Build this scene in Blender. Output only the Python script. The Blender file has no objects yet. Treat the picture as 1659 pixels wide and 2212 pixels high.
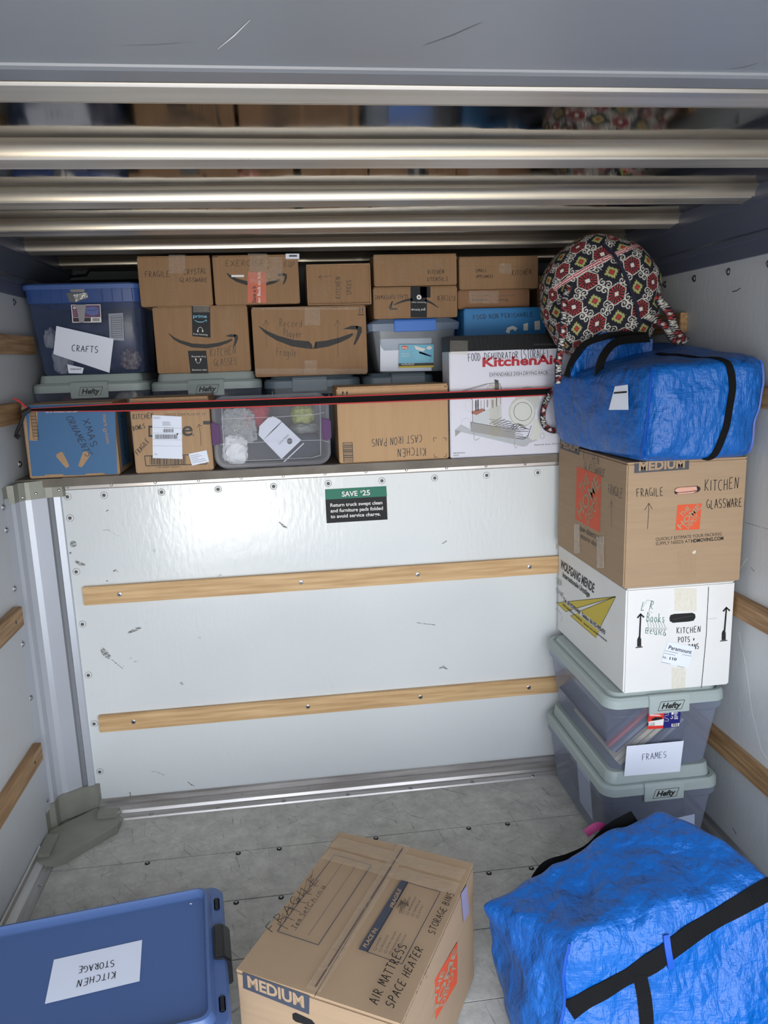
import bpy, bmesh, math, random
import numpy as np
from mathutils import Vector, Matrix, noise
random.seed(7)
SC = bpy.context.scene
COL = SC.collection
# ------------------------------------------------------------------ camera
CAMZ = 1.68; FPX = 1632.8; CX, CY = 829.5, 1106.0
YAW, PITCH, ROLL = .122101, .200586, .032442
fw = np.array([math.sin(YAW)*math.cos(PITCH), math.cos(YAW)*math.cos(PITCH), -math.sin(PITCH)])
rt = np.array([math.cos(YAW), -math.sin(YAW), 0.]); dn = np.cross(fw, rt)
rt2 = rt*math.cos(ROLL)+dn*math.sin(ROLL); dn2 = -rt*math.sin(ROLL)+dn*math.cos(ROLL)
cam = bpy.data.objects.new('camera', bpy.data.cameras.new('camera')); COL.objects.link(cam)
m = Matrix([list(rt2), list(-dn2), list(-fw)]).transposed().to_4x4(); m.translation = (0, 0, CAMZ)
cam.matrix_world = m
cam.data.sensor_fit = 'VERTICAL'; cam.data.sensor_height = 24; cam.data.lens = FPX/2212*24
cam.data.clip_start = .02
SC.camera = cam
# ------------------------------------------------------------------ light
SC.view_settings.view_transform = 'Standard'; SC.view_settings.look = 'None'
SC.view_settings.gamma = 1; SC.view_settings.exposure = 0.32
SKY_STRENGTH = 5.0
w = bpy.data.worlds.new('daylight'); SC.world = w; w.use_nodes = True
nt = w.node_tree; nt.nodes.clear()
tc = nt.nodes.new('ShaderNodeTexCoord'); sp = nt.nodes.new('ShaderNodeSeparateXYZ')
rp = nt.nodes.new('ShaderNodeValToRGB'); mr = nt.nodes.new('ShaderNodeMapRange')
bg = nt.nodes.new('ShaderNodeBackground'); ou = nt.nodes.new('ShaderNodeOutputWorld')
nt.links.new(tc.outputs['Generated'], sp.inputs[0]); nt.links.new(sp.outputs['Z'], mr.inputs[0])
mr.inputs[1].default_value = -1; mr.inputs[2].default_value = 1
nt.links.new(mr.outputs[0], rp.inputs[0]); nt.links.new(rp.outputs[0], bg.inputs[0]); nt.links.new(bg.outputs[0], ou.inputs[0])
cr = rp.color_ramp
cr.elements[0].position = 0; cr.elements[0].color = (.56, .54, .50, 1)     # sunlit concrete yard
cr.elements[1].position = 1; cr.elements[1].color = (.8, 1.0, 1.4, 1)
for p, c in ((.485, (.50, .49, .47, 1)), (.50, (.84, .87, .93, 1)), (.62, (1.20, 1.25, 1.33, 1))):
    e = cr.elements.new(p); e.color = c
bg.inputs[1].default_value = SKY_STRENGTH
vd = nt.nodes.new('ShaderNodeVectorMath'); vd.operation = 'DOT_PRODUCT'; pv = Vector((-.10, -1, -.215)).normalized(); vd.inputs[1].default_value = pv
pmr = nt.nodes.new('ShaderNodeMapRange'); pmr.inputs[1].default_value = .9925; pmr.inputs[2].default_value = .9985; pmr.inputs[3].default_value = 0; pmr.inputs[4].default_value = 1
pmx = nt.nodes.new('ShaderNodeMix'); pmx.data_type = 'RGBA'; pmx.inputs[7].default_value = (3.6, 3.5, 3.3, 1)      # bright spot added for glints on the front wall, taken as sunlit pavement
nt.links.new(tc.outputs['Generated'], vd.inputs[0]); nt.links.new(vd.outputs['Value'], pmr.inputs[0]); nt.links.new(pmr.outputs[0], pmx.inputs[0]); nt.links.new(rp.outputs[0], pmx.inputs[6]); nt.links.new(pmx.outputs[2], bg.inputs[0])
la = bpy.data.lights.new('rear_opening', 'AREA'); la.shape = 'RECTANGLE'; la.size = 2.34; la.size_y = 2.04
la.cycles.is_portal = True
lo = bpy.data.objects.new('rear_opening', la); COL.objects.link(lo)
lo.location = (.23, -.60, 1.02); lo.rotation_euler = (math.radians(90), 0, 0)   # faces +Y, into the truck

# ------------------------------------------------------------------ materials
def lin(c):
    return tuple((x/255/12.92 if x/255 <= .04045 else ((x/255+.055)/1.055)**2.4) for x in c)
MATS = {}
def mat(name, rgb, rough=.6, metal=0., bump=0., bscale=60., var=0., vscale=4., stretch=(1, 1, 1), rgb2=None,
        coat=0., spec=.5, bdist=.002, bdetail=4., rvar=0.):
    if name in MATS: return MATS[name]
    M = bpy.data.materials.new(name); M.use_nodes = True
    n = M.node_tree.nodes; L = M.node_tree.links; b = n['Principled BSDF']
    b.inputs['Base Color'].default_value = (*lin(rgb), 1); b.inputs['Roughness'].default_value = rough
    b.inputs['Metallic'].default_value = metal; b.inputs['Coat Weight'].default_value = coat
    b.inputs['Coat Roughness'].default_value = .1
    b.inputs['Specular IOR Level'].default_value = spec
    tc = n.new('ShaderNodeTexCoord'); mp = n.new('ShaderNodeMapping'); mp.inputs['Scale'].default_value = stretch
    L.new(tc.outputs['Object'], mp.inputs[0])
    if var or rgb2:
        t = n.new('ShaderNodeTexNoise'); t.inputs['Scale'].default_value = vscale; t.inputs['Detail'].default_value = 6
        L.new(mp.outputs[0], t.inputs['Vector'])
        r = n.new('ShaderNodeValToRGB'); L.new(t.outputs['Fac'], r.inputs[0])
        a = lin(rgb); c2 = lin(rgb2) if rgb2 else tuple(x*(1-var) for x in a)
        r.color_ramp.elements[0].position = .35; r.color_ramp.elements[1].position = .65
        r.color_ramp.elements[0].color = (*c2, 1); r.color_ramp.elements[1].color = (*a, 1)
        L.new(r.outputs[0], b.inputs['Base Color'])
        if rvar:
            q = n.new('ShaderNodeMapRange'); L.new(t.outputs['Fac'], q.inputs[0]); q.inputs[1].default_value = .3; q.inputs[2].default_value = .7
            q.inputs[3].default_value = max(.02, rough-rvar); q.inputs[4].default_value = rough+rvar; L.new(q.outputs[0], b.inputs['Roughness'])
    if bump:
        t2 = n.new('ShaderNodeTexNoise'); t2.inputs['Scale'].default_value = bscale; t2.inputs['Detail'].default_value = bdetail
        L.new(mp.outputs[0], t2.inputs['Vector'])
        bp = n.new('ShaderNodeBump'); bp.inputs['Strength'].default_value = bump; bp.inputs['Distance'].default_value = bdist
        L.new(t2.outputs['Fac'], bp.inputs['Height']); L.new(bp.outputs[0], b.inputs['Normal'])
    MATS[name] = M; return M
def clear(name, tint, milky, fac=.35, rough=.12, bump=.0):
    """thin transparent plastic: most light goes straight through, the rest is a glossy milky skin"""
    if name in MATS: return MATS[name]
    M = bpy.data.materials.new(name); M.use_nodes = True
    n = M.node_tree.nodes; L = M.node_tree.links; b = n['Principled BSDF']
    b.inputs['Base Color'].default_value = (*lin(milky), 1); b.inputs['Roughness'].default_value = rough
    t = n.new('ShaderNodeBsdfTransparent'); t.inputs[0].default_value = (*lin(tint), 1)
    mx = n.new('ShaderNodeMixShader'); lw = n.new('ShaderNodeLayerWeight'); lw.inputs[0].default_value = .35
    mr = n.new('ShaderNodeMapRange'); L.new(lw.outputs['Facing'], mr.inputs[0]); mr.inputs[3].default_value = fac; mr.inputs[4].default_value = min(1, fac+.5)
    L.new(mr.outputs[0], mx.inputs[0]); L.new(t.outputs[0], mx.inputs[1]); L.new(b.outputs[0], mx.inputs[2])
    L.new(mx.outputs[0], n['Material Output'].inputs['Surface'])
    if bump:
        tc = n.new('ShaderNodeTexCoord'); t2 = n.new('ShaderNodeTexNoise'); t2.inputs['Scale'].default_value = 90; L.new(tc.outputs['Object'], t2.inputs['Vector'])
        bp = n.new('ShaderNodeBump'); bp.inputs['Strength'].default_value = bump; bp.inputs['Distance'].default_value = .004
        L.new(t2.outputs['Fac'], bp.inputs['Height']); L.new(bp.outputs[0], b.inputs['Normal'])
    MATS[name] = M; return M

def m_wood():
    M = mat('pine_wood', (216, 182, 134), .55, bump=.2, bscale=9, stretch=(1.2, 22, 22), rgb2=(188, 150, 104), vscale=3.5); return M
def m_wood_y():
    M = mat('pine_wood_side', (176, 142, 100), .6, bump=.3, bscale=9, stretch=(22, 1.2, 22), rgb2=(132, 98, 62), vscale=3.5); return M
CARD = mat('cardboard', (176, 143, 108), .75, bump=.25, bscale=30, stretch=(14, 14, 1), var=.10, vscale=6, bdist=.001)
CARD2 = mat('cardboard_pale', (167, 141, 112), .72, bump=.25, bscale=30, stretch=(1, 1, 14), var=.07, vscale=5, bdist=.001)
CARD3 = mat('cardboard_brown', (152, 117, 83), .75, bump=.25, bscale=26, stretch=(12, 12, 1), var=.12, vscale=8, bdist=.001)
WHITEBOX = mat('white_cardboard', (228, 228, 226), .5, bump=.2, bscale=18, var=.05, vscale=5, bdist=.002)
INK = mat('black_ink', (22, 20, 20), .5)
PRINT = mat('black_print', (30, 28, 28), .6)
PEN = mat('pen_ink', (30, 34, 60), .5)
GREENPEN = mat('green_marker', (20, 105, 80), .5)
GREYPRINT = mat('grey_print', (72, 72, 78), .6)
BLUEPRINT = mat('slate_print', (62, 67, 80), .6)
ORANGE = mat('orange_print', (214, 84, 44), .6)
WHITEP = mat('white_print', (228, 226, 222), .5)
RED = mat('red_print', (176, 24, 44), .5)
YELLOW = mat('yellow_print', (205, 184, 60), .6)
PAPER = mat('white_paper', (226, 232, 246), .6, bump=.15, bscale=25)
BLACKLAB = mat('black_label', (34, 36, 40), .5, spec=.2)
CYAN = mat('pale_blue_print', (120, 190, 215), .5)
TAPE = clear('packing_tape', (252, 248, 242), (214, 200, 178), .09, .07, bump=1.0)
TAPEW = clear('crinkled_tape', (252, 249, 244), (232, 222, 208), .16, .06, bump=1.0)
ALU = mat('mill_aluminium', (206, 202, 200), .36, .7, bump=.1, bscale=14, stretch=(.4, 6, 6), rgb2=(168, 162, 156), vscale=7, rvar=.08)
ALUY = mat('mill_aluminium_side', (190, 190, 188), .36, .7, bump=.1, bscale=14, stretch=(6, .4, 6), rgb2=(160, 156, 152), vscale=7, rvar=.08)
STEEL = mat('rivet_steel', (175, 177, 180), .3, 1.)
DARKBOLT = mat('dark_bolt', (40, 38, 38), .5, .5)
BLACKP = mat('black_plastic', (26, 27, 30), .4)
BLACKW = mat('black_webbing', (14, 14, 15), .85, bump=.5, bscale=500, spec=.2)
REDW = mat('red_webbing', (190, 48, 48), .7)

# ------------------------------------------------------------------ object helpers
def tag(o, label=None, cat=None, group=None, kind=None):
    if label: o['label'] = label
    if cat: o['category'] = cat
    if group: o['group'] = group
    if kind: o['kind'] = kind
    return o
def empty(name, loc, label, cat, group=None):
    o = bpy.data.objects.new(name, None); COL.objects.link(o); o.location = loc; o.empty_display_size = .05
    return tag(o, label, cat, group)
class MB:
    def __init__(s): s.v = []; s.f = []; s.m = []; s.mats = []
    def mi(s, m):
        if m not in s.mats: s.mats.append(m)
        return s.mats.index(m)
    def add(s, vs, fs, m):
        b = len(s.v); k = s.mi(m); s.v += [tuple(map(float, v)) for v in vs]
        for f in fs: s.f.append([b+i for i in f]); s.m.append(k)
    def box(s, x0, x1, y0, y1, z0, z1, m):
        s.add([(x0,y0,z0),(x1,y0,z0),(x1,y1,z0),(x0,y1,z0),(x0,y0,z1),(x1,y0,z1),(x1,y1,z1),(x0,y1,z1)],
              [(0,3,2,1),(4,5,6,7),(0,1,5,4),(1,2,6,5),(2,3,7,6),(3,0,4,7)], m)
    def prism(s, prof, axis, a, b, m, closed=True):
        """profile extruded along axis 0(x),1(y),2(z); profile gives the two other coordinates in order"""
        def P(p, t):
            q = list(p); q.insert(axis, t); return q
        n = len(prof); vs = [P(p, a) for p in prof]+[P(p, b) for p in prof]
        fs = [(i, (i+1) % n, n+(i+1) % n, n+i) for i in range(n if closed else n-1)]
        if closed: fs += [tuple(range(n))[::-1], tuple(range(n, 2*n))]
        s.add(vs, fs, m)
    def loft(s, secs, m, k=6, cap0=True, cap1=True):
        """secs: (z, x0, x1, y0, y1, r) rounded rectangles"""
        rings = []
        for z, x0, x1, y0, y1, r in secs:
            ring = []
            for cx, cy, a0 in ((x1-r, y0+r, -90), (x1-r, y1-r, 0), (x0+r, y1-r, 90), (x0+r, y0+r, 180)):
                for i in range(k+1):
                    a = math.radians(a0+90*i/k); ring.append((cx+r*math.cos(a), cy+r*math.sin(a), z))
            rings.append(ring)
        n = len(rings[0]); vs = [p for r in rings for p in r]; fs = []
        for j in range(len(rings)-1):
            for i in range(n): fs.append((j*n+i, j*n+(i+1) % n, (j+1)*n+(i+1) % n, (j+1)*n+i))
        if cap0: fs.append(tuple(range(n))[::-1])
        if cap1: fs.append(tuple((len(rings)-1)*n+i for i in range(n)))
        s.add(vs, fs, m)
    def dome(s, c, nrm, r, h, m, k=10, ring=None):
        """low domed rivet head with a flat rim"""
        N = Vector(nrm).normalized(); A = N.orthogonal().normalized(); B = N.cross(A); c = Vector(c); vs = []; fs = []
        prof = [(r, 0), (r*.98, h*.35), (r*.8, h*.7), (r*.45, h*.95)]
        for rr, hh in prof:
            for i in range(k):
                a = 2*math.pi*i/k; vs.append(c+A*rr*math.cos(a)+B*rr*math.sin(a)+N*hh)
        for j in range(len(prof)-1):
            for i in range(k): fs.append((j*k+i, j*k+(i+1) % k, (j+1)*k+(i+1) % k, (j+1)*k+i))
        fs.append([(len(prof)-1)*k+i for i in range(k)]); s.add(vs, fs, m)
    def tube(s, pts, r, m, k=8):
        pts = [Vector(p) for p in pts]; vs = []; fs = []; up = None
        for i, p in enumerate(pts):
            t = (pts[min(i+1, len(pts)-1)]-pts[max(i-1, 0)]).normalized()
            if up is None: up = t.orthogonal().normalized()
            up = (up-t*up.dot(t)).normalized(); b = t.cross(up)
            for j in range(k):
                a = 2*math.pi*j/k; vs.append(p+up*math.cos(a)*r+b*math.sin(a)*r)
        for i in range(len(pts)-1):
            for j in range(k): fs.append((i*k+j, i*k+(j+1) % k, (i+1)*k+(j+1) % k, (i+1)*k+j))
        fs += [tuple(range(k))[::-1], tuple((len(pts)-1)*k+j for j in range(k))]; s.add(vs, fs, m)
    def build(s, name, parent=None, bevel=0, smooth=False, seg=2, inv=None):
        me = bpy.data.meshes.new(name); me.from_pydata(s.v, [], s.f)
        for q in s.mats: me.materials.append(q)
        me.polygons.foreach_set('material_index', s.m); me.update()
        if bevel:
            bm = bmesh.new(); bm.from_mesh(me); bmesh.ops.remove_doubles(bm, verts=bm.verts, dist=1e-6)
            bmesh.ops.bevel(bm, geom=[e for e in bm.edges if len(e.link_faces) == 2 and e.calc_face_angle(0) > .5]+list(bm.verts), offset=bevel, segments=seg, affect='EDGES', clamp_overlap=True)
            bm.to_mesh(me); bm.free()
        if smooth or bevel:
            me.shade_smooth() if hasattr(me, 'shade_smooth') else None
            for p in me.polygons: p.use_smooth = True
            try: me.set_sharp_from_angle(angle=math.radians(35))
            except Exception: pass
        o = bpy.data.objects.new(name, me); COL.objects.link(o)
        if parent is not None:
            o.parent = parent
            if inv is None: o.matrix_parent_inverse = parent.matrix_world_inv if hasattr(parent, 'matrix_world_inv') else Matrix.Identity(4)
        return o
def struct(name, mb, **k): return tag(mb.build(name, **k), kind='structure')
def px(x, y, z):
    d = np.array([x, y, z-CAMZ]); c = (d@rt2, d@dn2, d@fw); return (c[0]/c[2]*FPX+CX, c[1]/c[2]*FPX+CY)

# ------------------------------------------------------------------ lettering
GL = {}
def glyph(s, bold=0., shear=0.):
    key = (s, bold, shear)
    if key in GL: return GL[key]
    c = bpy.data.curves.new('t', 'FONT'); c.body = s; c.size = 1; c.resolution_u = 3; c.offset = bold; c.shear = shear
    o = bpy.data.objects.new('t', c); COL.objects.link(o); dg = bpy.context.evaluated_depsgraph_get(); dg.update()
    me = bpy.data.meshes.new_from_object(o.evaluated_get(dg))
    v = [(p.co.x, p.co.y) for p in me.vertices]; f = [list(p.vertices) for p in me.polygons]
    bpy.data.objects.remove(o); bpy.data.curves.remove(c); bpy.data.meshes.remove(me)
    GL[key] = (v, f); return GL[key]
CAP = max(p[1] for p in glyph('H')[0])
# one-stroke handwritten capitals in a unit box
def arc(cx, cy, rx, ry, a0, a1, n=9):
    return [(cx+rx*math.cos(math.radians(a0+(a1-a0)*i/n)), cy+ry*math.sin(math.radians(a0+(a1-a0)*i/n))) for i in range(n+1)]
HW = {
'A': [[(0,0),(.42,1),(.85,0)],[(.12,.38),(.78,.42)]], 'B': [[(.08,0),(.08,1)],[(.0,1)]+arc(.1,.76,.55,.24,90,-90)+arc(.1,.27,.65,.26,90,-90)],
'C': [arc(.5,.5,.5,.5,60,300,12)], 'D': [[(.1,1),(.1,0)],arc(.05,.5,.75,.5,90,-90,12)], 'E': [[(.75,1),(.1,.95),(.05,0),(.75,.03)],[(.08,.5),(.6,.54)]],
'F': [[(.1,0),(.08,.95),(.8,1)],[(.08,.5),(.6,.54)]], 'G': [arc(.5,.55,.48,.45,70,320,12)+[(.85,.1),(.85,.45),(.5,.45)]],
'H': [[(.1,1),(.08,0)],[(.75,1),(.75,0)],[(.08,.5),(.75,.52)]], 'I': [[(.3,1),(.28,0)]], 'K': [[(.1,1),(.08,0)],[(.75,1),(.12,.45),(.8,0)]],
'L': [[(.1,1),(.08,0),(.7,.03)]], 'M': [[(0,0),(.15,1),(.45,.3),(.78,1),(.95,0)]], 'N': [[(.05,0),(.12,1),(.7,0),(.8,1)]],
'O': [arc(.45,.5,.42,.5,90,450,14)], 'P': [[(.1,0),(.1,1)],[(.0,1)]+arc(.12,.74,.6,.26,90,-90)], 'Q': [arc(.45,.5,.42,.5,90,450,14),[(.5,.25),(.9,-.1)]],
'R': [[(.1,0),(.1,1)],[(.0,1)]+arc(.12,.74,.55,.26,90,-90)+[(.8,0)]], 'S': [arc(.42,.75,.36,.25,40,270,9)+arc(.4,.25,.36,.25,90,-140,9)],
'T': [[(0,1),(.85,.97)],[(.42,1),(.4,0)]], 'U': [[(.08,1),(.08,.3)]+arc(.42,.3,.34,.3,180,360)+[(.76,1)]], 'V': [[(0,1),(.4,0),(.8,1)]],
'W': [[(0,1),(.22,0),(.48,.7),(.72,0),(.98,1)]], 'X': [[(0,0),(.8,1)],[(.02,1),(.8,0)]], 'Y': [[(0,1),(.4,.45),(.8,1)],[(.4,.45),(.36,0)]],
'+': [[(.1,.5),(.7,.5)],[(.4,.8),(.4,.2)]], '(': [arc(.7,.5,.45,.65,120,240)], ')': [arc(0,.5,.45,.65,60,-60)], ',': [[(.3,0),(.2,-.2)]],
'/': [[(0,0),(.6,1)]], '2': [arc(.4,.7,.35,.3,150,-30)+[(.05,0),(.75,0)]], '3': [arc(.35,.75,.35,.25,140,-80)+arc(.35,.25,.38,.25,80,-140)],
'0': [arc(.4,.5,.34,.5,90,450,12)], '1': [[(.35,1),(.35,0)]],
'a': [arc(.35,.28,.3,.28,40,400,12)+[(.65,.5),(.68,0)]], 'b': [[(.08,1),(.08,0)],arc(.35,.28,.28,.28,170,-170,12)], 'c': [arc(.38,.28,.33,.28,60,300,10)],
'd': [arc(.35,.28,.3,.28,0,360,12),[(.65,1),(.67,0)]], 'e': [[(.08,.28),(.65,.32)]+arc(.37,.28,.3,.28,20,320,10)], 'g': [arc(.35,.28,.3,.28,0,360,12)+[(.65,.5),(.62,-.25)]+arc(.35,-.25,.27,.17,0,-150)],
'h': [[(.08,1),(.08,0)],[(.08,.35)]+arc(.35,.3,.27,.26,150,0)+[(.64,0)]], 'i': [[(.2,.55),(.2,0)],[(.2,.75),(.24,.8)]], 'k': [[(.08,1),(.08,0)],[(.6,.55),(.1,.22),(.6,0)]],
'l': [[(.2,1),(.2,0)]], 'n': [[(.08,.55),(.08,0)],[(.08,.35)]+arc(.35,.3,.27,.26,150,0)+[(.64,0)]], 'o': [arc(.38,.28,.32,.28,90,450,12)],
'r': [[(.1,.55),(.1,0)],arc(.38,.28,.28,.26,170,50,6)], 's': [arc(.35,.42,.25,.14,40,270,7)+arc(.33,.14,.25,.14,90,-140,7)], 't': [[(.3,.95),(.3,0),(.5,0)],[(.05,.6),(.6,.6)]],
'u': [[(.08,.55),(.08,.2)]+arc(.35,.2,.27,.2,180,360)+[(.62,.55),(.64,0)]], 'y': [[(.05,.55),(.3,.05)],[(.65,.55),(.15,-.4)]], ' ': []}
CR = {'1': (0,500,.33756), '2': (430,500,.33756), '3': (780,500,.27728), '4': (1140,480,.31284), '5': (1160,920,.30078), '6': (1160,1350,.30078),
      'D5': (480,1750,.36166), 'A': (280,530,.24111), 'B': (0,560,.19892), 'D': (450,800,.1748), 'K': (960,800,.15069), 'X': (250,840,.13864),
      'W': (1160,1170,.14467), 'H': (1340,1480,.13261), 'L': (0,700,.18083), 'S': (640,1030,.15672), 'F': (0,0,1), 'BL': (0,1850,.33756), 'W2': (0,980,.30139), 'W3': (0,1480,.30139)}
class Face:
    """a flat face to draw on: O lower-left corner, U and V unit vectors, w x h metres; drawings are digitised from the photograph"""
    def __init__(s, O, U, V, w, h, src='F', off=.0006):
        s.O, s.U, s.V = Vector(O), Vector(U).normalized(), Vector(V).normalized(); s.N = s.U.cross(s.V); s.w, s.h, s.off = w, h, off
        s.parts = {}; s.src = src; s.lift = 0
        q = [px(*(s.O+s.U*a*w+s.V*b*h)) for a, b in ((0, 1), (1, 1), (1, 0), (0, 0))]
        d = [(0, h), (w, h), (w, 0), (0, 0)]; A = []; B = []
        for (x, y), (u, v) in zip(q, d):
            A += [[x, y, 1, 0, 0, 0, -u*x, -u*y], [0, 0, 0, x, y, 1, -v*x, -v*y]]; B += [u, v]
        s.H = np.append(np.linalg.solve(np.array(A), np.array(B)), 1).reshape(3, 3)
    def p(s, c):
        ox, oy, k = CR[s.src]; r = s.H@np.array([ox+c[0]*k, oy+c[1]*k, 1]); return Vector((r[0]/r[2], r[1]/r[2]))
    def w3(s, p, l=0): return s.O+s.U*p[0]+s.V*p[1]+s.N*(s.off+s.lift+l)
    def mb(s, part): return s.parts.setdefault(part, MB())
    def poly(s, part, pts, m, conv=True):
        pts = [s.p(c) if conv else Vector(c) for c in pts]
        a = sum(pts[i].x*pts[(i+1) % len(pts)].y-pts[(i+1) % len(pts)].x*pts[i].y for i in range(len(pts)))
        if a < 0: pts = pts[::-1]
        s.mb(part).add([s.w3(p) for p in pts], [tuple(range(len(pts)))], m)
    def rect(s, part, x0, y0, x1, y1, m): s.poly(part, [(x0, y0), (x1, y0), (x1, y1), (x0, y1)], m)
    def line(s, part, pts, wd, m, conv=True, w2=None):
        P = [s.p(c) if conv else Vector(c) for c in pts]; n = len(P)
        if n < 2: return
        if not isinstance(wd, (list, tuple)):
            for i in range(1, n-1):
                a, b_ = P[i]-P[i-1], P[i+1]-P[i]
                if a.length > 1e-7 and b_.length > 1e-7 and a.normalized().dot(b_.normalized()) < .35:
                    s.line(part, P[:i+1], wd, m, False); s.line(part, P[i:], wd, m, False); return
        vs = []
        for i in range(n):
            t = (P[min(i+1, n-1)]-P[max(i-1, 0)]);
            if t.length < 1e-9: t = Vector((1, 0))
            t.normalize(); q = Vector((-t.y, t.x)); ww = wd if not isinstance(wd, (list, tuple)) else wd[i]
            vs += [P[i]+q*ww/2, P[i]-q*ww/2]
        s.mb(part).add([s.w3(v) for v in vs], [(2*i+1, 2*i+3, 2*i+2, 2*i) for i in range(n-1)], m)
    def frame(s, part, pts, wd, m): s.line(part, list(pts)+[pts[0]], wd, m)
    def text(s, part, t, S, E, T, m, bold=0., shear=0., conv=True):
        if part in ('printed_text', 'lettering'): part += '#'+t
        v, f = glyph(t, bold, shear); x0 = min(p[0] for p in v); x1 = max(p[0] for p in v)
        S, E, T = (s.p(S), s.p(E), s.p(T)) if conv else map(Vector, (S, E, T))
        s.mb(part).add([s.w3(S+(E-S)*((x-x0)/(x1-x0))+(T-S)*(y/CAP)) for x, y in v], f, m)
    def hand(s, part, t, S, E, T, m, wd=.002, j=.05):
        S, E, T = s.p(S), s.p(E), s.p(T); n = len(t); rnd = random.Random(t); part = ('handwriting' if part == 'note' else part)+'#'+t
        adv = [(.55 if c in 'Iil,1' else .6 if c == ' ' else 1.) for c in t]; tot = sum(adv); x = 0
        for c, a in zip(t, adv):
            dy = rnd.uniform(-j, j); sc = 1+rnd.uniform(-j, j); sl = rnd.uniform(-.03, .1)
            for st in HW.get(c, []):
                P = []
                for u, v in st:
                    uu = (x+(u*.86+sl*v*.5)*(1 if a > .8 else .6))/tot; P.append(S+(E-S)*uu+(T-S)*(v*sc+dy))
                s.line(part, P, wd, m, conv=False)
            x += a
    def ell(s, part, c, rx, ry, m, n=24, rot=0):
        a = math.radians(rot)
        s.poly(part, [(c[0]+rx*math.cos(t)*math.cos(a)-ry*math.sin(t)*math.sin(a), c[1]+rx*math.cos(t)*math.sin(a)+ry*math.sin(t)*math.cos(a)) for t in [2*math.pi*i/n for i in range(n)]], m)
    def ring(s, part, c, rx, ry, wd, m, n=24, a0=0, a1=360):
        s.line(part, [(c[0]+rx*math.cos(math.radians(a0+(a1-a0)*i/n)), c[1]+ry*math.sin(math.radians(a0+(a1-a0)*i/n))) for i in range(n+1)], wd, m)
    def taper(s, part, pts, m):
        """crop-space centre line with full widths (x, y, w)"""
        L = []; R = []
        for i, (x, y, w_) in enumerate(pts):
            a = pts[max(i-1, 0)]; b = pts[min(i+1, len(pts)-1)]; dx, dy = b[0]-a[0], b[1]-a[1]; l = math.hypot(dx, dy) or 1
            L.append((x-dy/l*w_/2, y+dx/l*w_/2)); R.append((x+dy/l*w_/2, y-dx/l*w_/2))
        for i in range(len(pts)-1): s.poly(part, [L[i], L[i+1], R[i+1], R[i]], m)
    def bars(s, part, x0, y0, x1, y1, n, m, vert=True, seed=1):
        r = random.Random(seed); t = 0
        while t < 1:
            w_ = r.uniform(.25, 1.1)/n
            if vert: s.rect(part, x0+(x1-x0)*t, y0, x0+(x1-x0)*min(1, t+w_), y1, m)
            else: s.rect(part, x0, y0+(y1-y0)*t, x1, y0+(y1-y0)*min(1, t+w_), m)
            t += w_+r.uniform(.3, .9)/n
    def lines(s, part, x0, y0, x1, y1, n, m, wd=.0008, seed=3):
        """illegible small print"""
        r = random.Random(seed)
        for i in range(n):
            y = y0+(y1-y0)*(i+.5)/n; s.line(part, [(x0, y), (x0+(x1-x0)*r.uniform(.6, 1), y)], wd, m)
    def finish(s, root):
        for k, mbb in s.parts.items():
            M = root.matrix_world.inverted() if root.matrix_world != Matrix.Identity(4) else Matrix.Translation(-root.location)
            mbb.v = [tuple(M@Vector(v)) for v in mbb.v]
            mbb.build(k, root)
        s.parts = {}

def local(mb, root):
    M = (Matrix.Translation(root.location)@root.rotation_euler.to_matrix().to_4x4()).inverted()
    mb.v = [tuple(M@Vector(v)) for v in mb.v]; return mb
def part(name, mb, root, **k): return local(mb, root).build(name, root, **k)
Face.finish = lambda s, root: ([part(k.split('#')[0], b, root) for k, b in s.parts.items()], s.parts.clear())

# ================================================================== THE TRUCK BODY
XL, XR, YF, YB, YR, ZC = -.95, 1.41, 2.765, 3.66, -.60, 2.16
DECK = 1.305
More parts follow.
